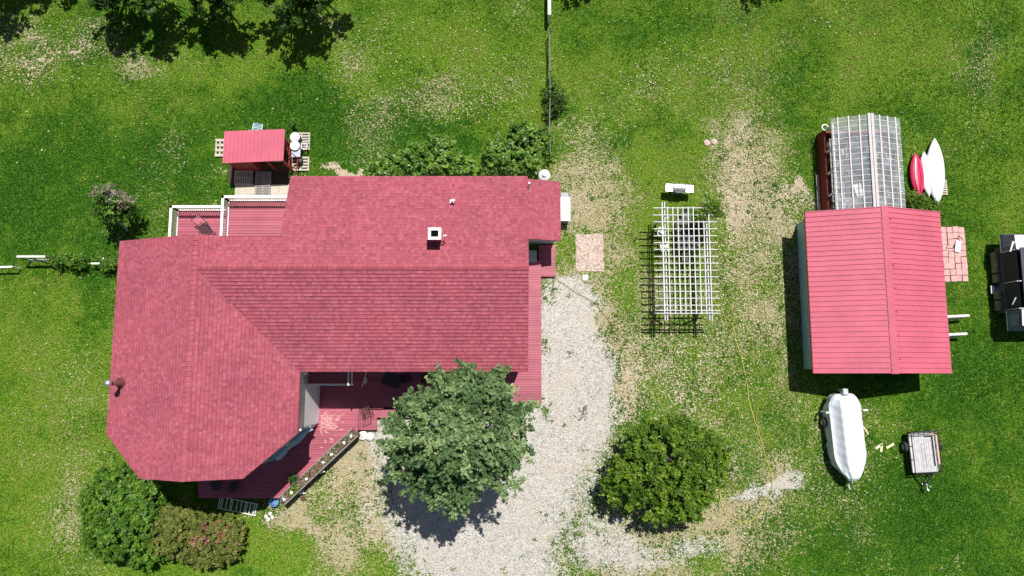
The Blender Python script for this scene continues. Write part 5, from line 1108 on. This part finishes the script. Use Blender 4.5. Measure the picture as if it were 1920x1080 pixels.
for i, f in enumerate((.03, .13, .33, .56, .68, .85, .95)):
    x = -l/2+l*f; mb = MB()
    for j in range(6): mb.lathe((x+random.uniform(-.05, .05), -.03+random.uniform(-.05, .05), 1.08+random.uniform(0, .05)), [(0, -.05), (.06, -.02), (.06, .02), (0, .05)], 8)
    mb.build('white_flower', M_FL, pl, local=True)
def ornament(px, py, z, rz, lab):
    q = P(px, py, z+.1); t = thing('garden_ornament', lab, 'ornament', (q.x, q.y, z), rz, 'white ornaments below the planter')
    mb = MB(); mb.lathe((0, 0, 0), [(.0, .02), (.13, .06), (.17, .16), (.1, .26), (0, .29)], 14, 1.6, 1); mb.tube([(.2, 0, .18), (.3, 0, .26), (.36, 0, .34)], [.07, .05, .06], 8); mb.tube([(-.2, 0, .2), (-.36, 0, .26)], [.08, .02], 8); mb.build('body', M_WHITE, t, local=True, smooth=True)
ornament(563, 921, .0, R(160), 'white bird-shaped ornament beside the planter, lower one'); ornament(600, 882, .35, R(170), 'white bird-shaped ornament beside the planter, upper one')
rock(570, 934, .15, 'small dark lump beside the lower bird ornament', m=M_BROWN)
q = P(549, 897, DZ+.4); pot(q.x, q.y, DZ, .19, .38, M_GREENP, 'dark green pot on the deck beside the planter', veg=LM_DEEP, sd=95)
q = P(514, 941, .3); tag(MB().lathe((q.x, q.y, 0), [(.24, 0), (.3, .34), (.3, .36), (.27, .36), (.22, .05), (0, .05)], 20).build('blue_tub', M_BLUE, None, loc=(q.x, q.y, 0)), 'blue plastic tub below the deck corner at the planter end', 'tub')
# round-backed chairs on the southwest deck
def round_chair(loc, rz, label):
    t = thing('wicker_chair', label, 'chair', loc, rz, 'round wicker chairs on the deck'); M_WK = mat('dark_wicker', (.045, .04, .05), .7, 0, .4, 14, .4)
    MB().lathe((0, 0, 0), [(.0, .40), (.24, .40), (.27, .43), (.25, .46), (0, .46)], 20).build('seat', M_WK, t, local=True)
    mb = MB(); pts = [(.33*math.cos(R(a)), .33*math.sin(R(a)), .72+.12*math.sin(R(a))) for a in range(-30, 211, 15)]; mb.tube(pts, .03, 8)
    for p in pts[::1]: mb.tube([p, (p[0]*.8, p[1]*.8, .42)], .012, 5)
    mb.build('backrest', M_WK, t, local=True)
    for a in (45, 135, 225, 315): MB().tube([(.2*math.cos(R(a)), .2*math.sin(R(a)), .42), (.24*math.cos(R(a)), .24*math.sin(R(a)), 0)], .018, 6).build('leg', M_WK, t, local=True)
q = P(404, 911, DZ+.5); round_chair((q.x, q.y, DZ), R(-30), 'dark round-backed wicker chair on the southwest deck, left one')
q = P(438, 911, DZ+.5); round_chair((q.x, q.y, DZ), R(200), 'dark round-backed wicker chair on the southwest deck, right one')
# rocking chair on the step corner
q = P(685, 785, DZ+.4); t = thing('rocking_chair', 'dark metal-framed rocking chair at the deck step', 'chair', (q.x+.05, q.y+.45, DZ), R(200))
mb = MB()
for s in (-1, 1):
    mb.tube([(s*.26, -.42, .1), (s*.26, -.2, .02), (s*.26, .2, .02), (s*.26, .5, .12)], .016, 6); mb.tube([(s*.26, -.25, .03), (s*.26, -.25, .58), (s*.26, .22, .58)], .016, 6); mb.tube([(s*.26, .2, .03), (s*.26, .22, .5), (s*.26, .42, 1.05)], .016, 6)
for z, y in ((1.05, .42), (.42, -.25), (.42, .2)): mb.tube([(-.26, y, z), (.26, y, z)], .016, 6)
mb.build('frame', M_BLACK, t, local=True); mb = MB(); [mb.box((-.2+k*.1, -.02, .425), (.035, .44, .015)) for k in range(5)]; mb.build('seat', M_BROWN, t, local=True); mb = MB(); [mb.tube([(-.2+k*.1, .24, .5), (-.2+k*.1, .41, 1.03)], .012, 5) for k in range(5)]; mb.build('backrest', M_BROWN, t, local=True)
t = thing('patio_table', 'dark patio table in the porch shade under the main eave', 'table', P(738, 712, DZ)); t.location.z = DZ
MB().box((0, 0, .72), (1.1, .8, .04), R(-18)).build('tabletop', M_BLACK, t, local=True, bevel=.01)
for sx_, sy_ in ((-.4, -.25), (.4, -.25), (-.4, .25), (.4, .25)): MB().box((sx_, sy_, .36), (.05, .05, .72), R(-18)).build('leg', M_BLACK, t, local=True)
q = P(764, 708, DZ+.4); dup(c0, (q.x, q.y, DZ), R(110), 'dark garden chair beside the patio table in the porch shade')['group'] = 'dark garden chairs'
q = P(800, 707, DZ+.4); dup(c0, (q.x, q.y, DZ), R(170), 'dark garden chair in porch shade at the tree edge')['group'] = 'dark garden chairs'
# wall pole with a small banner
a = P(690, 690, 2.6); b = P(679, 725, 3.1); fp = thing('wall_flagpole', 'thin white pole with a small bow jutting from the porch wall', 'pole', (a.x, .5, 2.5))
MB().tube([(a.x, .46, 2.6), b], .028, 8).build('pole', M_WHITE, fp); mid_ = Vector((a.x, .46, 2.6)).lerp(b, .72)
mb = MB(); [mb.bar(mid_, mid_+Vector(v), .05, .02) for v in ((.2, .12, 0), (.22, -.06, .04), (.1, .22, .02), (.12, -.18, -.02))]; mb.build('bow', M_WHITE, fp)
# worn paint flakes on the deck: bare pale wood slivers 3 mm proud of the boards
rr = random.Random(12); mb = MB(); zc = DZ+.006
for i in range(210):
    px = rr.gauss(614, 11) if i < 150 else rr.gauss(608, 17); py = rr.gauss(789, 8) if i < 150 else rr.gauss(806, 14)
    if px < 601: continue
    q = P(px, py, zc); 
    if not scan(DECK_MAIN, q.y) or not any(a < q.x < b for a, b in scan(DECK_MAIN, q.y)): continue
    s = rr.uniform(.04, .11); n = 6; pts = [(q.x+s*rr.uniform(.6, 1.5)*math.cos(2*math.pi*k/n), q.y+s*.5*math.sin(2*math.pi*k/n)*rr.uniform(.6, 1)) for k in range(n)]
    mb.prism(pts, zc-.002, zc+.001*rr.random())
mb.build('worn_patch', mat('bare_wood', (.52, .27, .26), .85, 0, .2, 12, .2), deck)['kind'] = 'stuff'
# hose and cords
def curve(pts, z, n=8):
    P_ = [P(*p) for p in pts]; out = []
    for i in range(len(P_)-1):
        p0, p1, p2, p3 = P_[max(i-1, 0)], P_[i], P_[i+1], P_[min(i+2, len(P_)-1)]
        for k in range(n):
            t = k/n; out.append(.5*((2*p1)+(-p0+p2)*t+(2*p0-5*p1+4*p2-p3)*t*t+(-p0+3*p1-3*p2+p3)*t**3)+Vector((random.uniform(-.012, .012), random.uniform(-.012, .012), z)))
    return out
hs = MB().tube(curve([(1335, 560), (1352, 585), (1372, 608), (1380, 640), (1392, 680), (1400, 720), (1406, 760), (1425, 820), (1436, 860), (1446, 890), (1447, 915), (1436, 945), (1420, 968), (1395, 979), (1372, 972), (1356, 955), (1350, 930), (1349, 908)], .05), .021, 6)
tag(hs.build('garden_hose', M_HOSE, None), 'yellow garden hose curling from the pergola across the dry lawn', 'hose')
hs = MB().tube([P(1003, 484, .75)]+curve([(1010, 490), (1040, 520), (1075, 545), (1110, 566), (1128, 585), (1150, 612), (1178, 640), (1200, 662), (1228, 694)], .04), .014, 6)
tag(hs.build('extension_cord', M_CORD, None), 'thin orange-brown cord running from the landing over the gravel', 'cord')
mb = MB(); a = P(1003, 470, 1.1)
q = P(1180, 545)
# small white downspout end on the deck
q = P(991, 511, .65); tag(MB().box((q.x-.02, q.y, .65), (.07, .75, .08)).build('downspout', M_WHITE, None, loc=(q.x, q.y, 0)), 'short white downspout on the side deck against the east wall', 'downspout')

# ================================================================= GRASS and pebbles
rs = np.random.RandomState(5)
NG = 330000; x = rs.uniform(-35.5, 35.5, NG); y = rs.uniform(-12.8, 25.6, NG)
gr, ba, dr, lu = masks(x, y); fine = fbm(x, y, 1.6, 3); fine2 = fbm(x+31, y+77, 4., 2)
p = (1-np.clip(gr*1.6-.15, 0, 1))*(1-np.clip(ba*1.1, 0, .96))*(1-.62*dr)*(.55+.9*fine); keep = rs.rand(NG) < p
for pl_ in KEEP: keep &= poly_sd(x, y, pl_) < -.02
x, y, dr, lu, ba, fine, fine2 = [a[keep] for a in (x, y, dr, lu, ba, fine, fine2)]; n = len(x)
k = 3; X = np.repeat(x, k)+rs.randn(n*k)*.03; Y = np.repeat(y, k)+rs.randn(n*k)*.03; h = (.035+.05*rs.rand(n*k))*np.repeat(.7+.6*fine, k); a = rs.rand(n*k)*6.283; wd_ = .016+.018*rs.rand(n*k); ln_ = (.02+.05*rs.rand(n*k))
dx, dy = np.cos(a), np.sin(a); lx_, ly_ = rs.randn(n*k)*.6*ln_+dy*ln_, rs.randn(n*k)*.6*ln_-dx*ln_
co = np.stack([np.stack([X-dx*wd_, Y-dy*wd_, np.zeros(n*k)], 1), np.stack([X+dx*wd_, Y+dy*wd_, np.zeros(n*k)], 1), np.stack([X+lx_, Y+ly_, h], 1)], 1).reshape(-1, 3)
mid = fbm(x+9, y+3, .45, 3); straw = (rs.rand(n) < np.clip((dr-.12)*.85+.015+np.clip(mid-.64, 0, 1)*1.0, 0, .75)); base = np.clip(.50+(fbm(x+3, y+70, .16, 3)-.5)*1.0-.7*(lu-.5)+(mid-.5)*.9+(fine-.5)*1.0+(fine2-.5)*.7+rs.randn(n)*.15, 0, .74)
tint = np.where(straw, .82+.18*rs.rand(n), base); tint = np.clip(np.repeat(tint, k)+rs.randn(n*k)*.03, 0, 1)
m, t, b = nodes('grass_blade'); at = N(t, 'ShaderNodeAttribute', attribute_name='tint')
L(t, ramp(t, at.outputs['Fac'], [(0, (.020, .075, .003)), (.22, (.050, .145, .006)), (.45, (.100, .22, .010)), (.70, (.20, .325, .026)), (.80, (.30, .27, .09)), (1, (.62, .53, .36))]), b.inputs['Base Color']); b.inputs['Roughness'].default_value = .7; b.inputs['Specular IOR Level'].default_value = .15
g = trimesh('grass', co, np.arange(n*k*3).reshape(-1, 3), np.repeat(tint, 3), m); g['kind'] = 'stuff'; g['label'] = 'short mown lawn grass with dry straw patches'
# pebbles of the driveway and the bare edges
NP_ = 60000; x = rs.uniform(-12, 12, NP_); y = rs.uniform(-12.8, 7, NP_); gr, ba, dr, lu = masks(x, y)
keep = rs.rand(NP_) < np.clip(gr*1.3-.35, .0, .75)
for pl_ in KEEP: keep &= poly_sd(x, y, pl_) < -.02
x, y = x[keep], y[keep]; n = len(x); r = .010+.020*rs.rand(n)**2.2
oc = np.array([[1, 0, 0], [0, 1, 0], [-1, 0, 0], [0, -1, 0], [0, 0, .7], ]); co = np.stack([x, y, np.full(n, .004)], 1)[:, None, :]+oc[None]*r[:, None, None]*(.7+.6*rs.rand(n, 5, 1))
fs = np.array([[0, 1, 4], [1, 2, 4], [2, 3, 4], [3, 0, 4]]); tri = (fs[None]+(np.arange(n)*5)[:, None, None]).reshape(-1, 3)
m, t, b = nodes('pebble'); at = N(t, 'ShaderNodeAttribute', attribute_name='tint'); L(t, ramp(t, at.outputs['Fac'], [(0, (.07, .065, .06)), (.15, (.26, .25, .23)), (.5, (.47, .455, .42)), (1, (.66, .645, .61))]), b.inputs['Base Color']); b.inputs['Roughness'].default_value = .85
g = trimesh('gravel', co.reshape(-1, 3), tri, np.repeat(rs.rand(n)**.8, 5), m); g['kind'] = 'stuff'; g['label'] = 'loose pale gravel stones strewn over the driveway'
# leftover non-kind tags
for o in bpy.data.objects:
    if o.get('kind') == 'part': del o['kind']
# pale fallen leaves and clover heads strewn on the lawn
def litter(name, label, spots, size, cols, seed):
    rs = np.random.RandomState(seed); cs = []
    for px, py, rx, ry, n in spots:
        q = P(px, py); cs.append(np.stack([q.x+rs.randn(n)*rx/30*.6, q.y+rs.randn(n)*ry/30*.6, .05+.03*rs.rand(n)], 1))
    c = np.concatenate(cs); ok = np.ones(len(c), bool)
    for pl_ in KEEP: ok &= poly_sd(c[:, 0], c[:, 1], pl_) < -.1
    c = c[ok]; co, f = quads(c, size*(.5+rs.rand(len(c))), rs.randn(len(c), 3)*.25+[0, 0, 1], rs, .6)
    m, t, b = nodes(name+'_mat'); at = N(t, 'ShaderNodeAttribute', attribute_name='tint'); L(t, ramp(t, at.outputs['Fac'], cols), b.inputs['Base Color']); b.inputs['Roughness'].default_value = .8
    g = trimesh(name, co, f, np.repeat(rs.rand(len(c)), 4), m); g['kind'] = 'stuff'; g['label'] = label
litter('fallen_leaves', 'pale dry leaves scattered on the lawn', [(860, 110, 160, 110, 300), (650, 90, 60, 80, 100), (110, 100, 130, 60, 160), (50, 140, 60, 30, 150), (880, 200, 60, 30, 120), (1300, 110, 120, 80, 110), (1210, 150, 50, 50, 70), (1560, 40, 60, 60, 40), (1700, 100, 120, 90, 30), (700, 190, 80, 50, 130),
    (1400, 330, 50, 110, 260), (1300, 650, 130, 110, 420), (600, 900, 90, 50, 160), (1330, 960, 130, 60, 220), (1640, 850, 80, 80, 50), (100, 800, 90, 160, 70), (300, 250, 200, 120, 80), (1400, 330, 45, 130, 500), (1400, 520, 70, 120, 700), (1280, 700, 110, 70, 900), (1100, 330, 40, 110, 420), (640, 890, 70, 55, 500), (1130, 1000, 90, 60, 400), (1350, 950, 120, 60, 350)], .048, [(0, (.28, .22, .09)), (.5, (.50, .44, .24)), (1, (.66, .62, .46))], 8)

def weeds(name, label, spots, m, seed):
    rs = np.random.RandomState(seed); cs = []
    for px, py, n, sp in spots:
        q = P(px, py)
        for _ in range(n):
            c = np.array([q.x, q.y])+rs.randn(2)*sp; k = rs.randint(8, 26); r = rs.uniform(.06, .16)
            if any(poly_sd(np.array([c[0]]), np.array([c[1]]), pl_)[0] > -.15 for pl_ in KEEP): continue
            cs.append(np.concatenate([c+rs.randn(k, 2)*r, .03+.09*rs.rand(k, 1)], 1))
    c = np.concatenate(cs); co, f = quads(c, .05*(.5+rs.rand(len(c))), rs.randn(len(c), 3)*.5+[0, 0, .8], rs, .5)
    g = trimesh(name, co, f, np.repeat(rs.rand(len(c)), 4), m); g['kind'] = 'stuff'; g['label'] = label
weeds('weeds', 'small weeds growing through the gravel and the worn ground', [(1155, 620, 18, .7), (1170, 760, 20, .7), (1155, 880, 20, .8), (1090, 990, 22, 1.0), (1050, 1040, 14, .7), (1025, 545, 16, .5), (1020, 650, 8, .2), (1020, 770, 16, .5), (720, 900, 16, .5), (700, 990, 30, 1.2), (780, 1050, 18, .9),
    (1280, 700, 60, 2.6), (1400, 430, 50, 2.2), (1390, 300, 30, 1.6), (1350, 1000, 60, 2.4), (1120, 400, 40, 2.0), (640, 870, 30, 1.2), (1500, 860, 30, 1.6), (1440, 620, 50, 2.2), (960, 1000, 8, 2.0)], LM_DARK, 61)
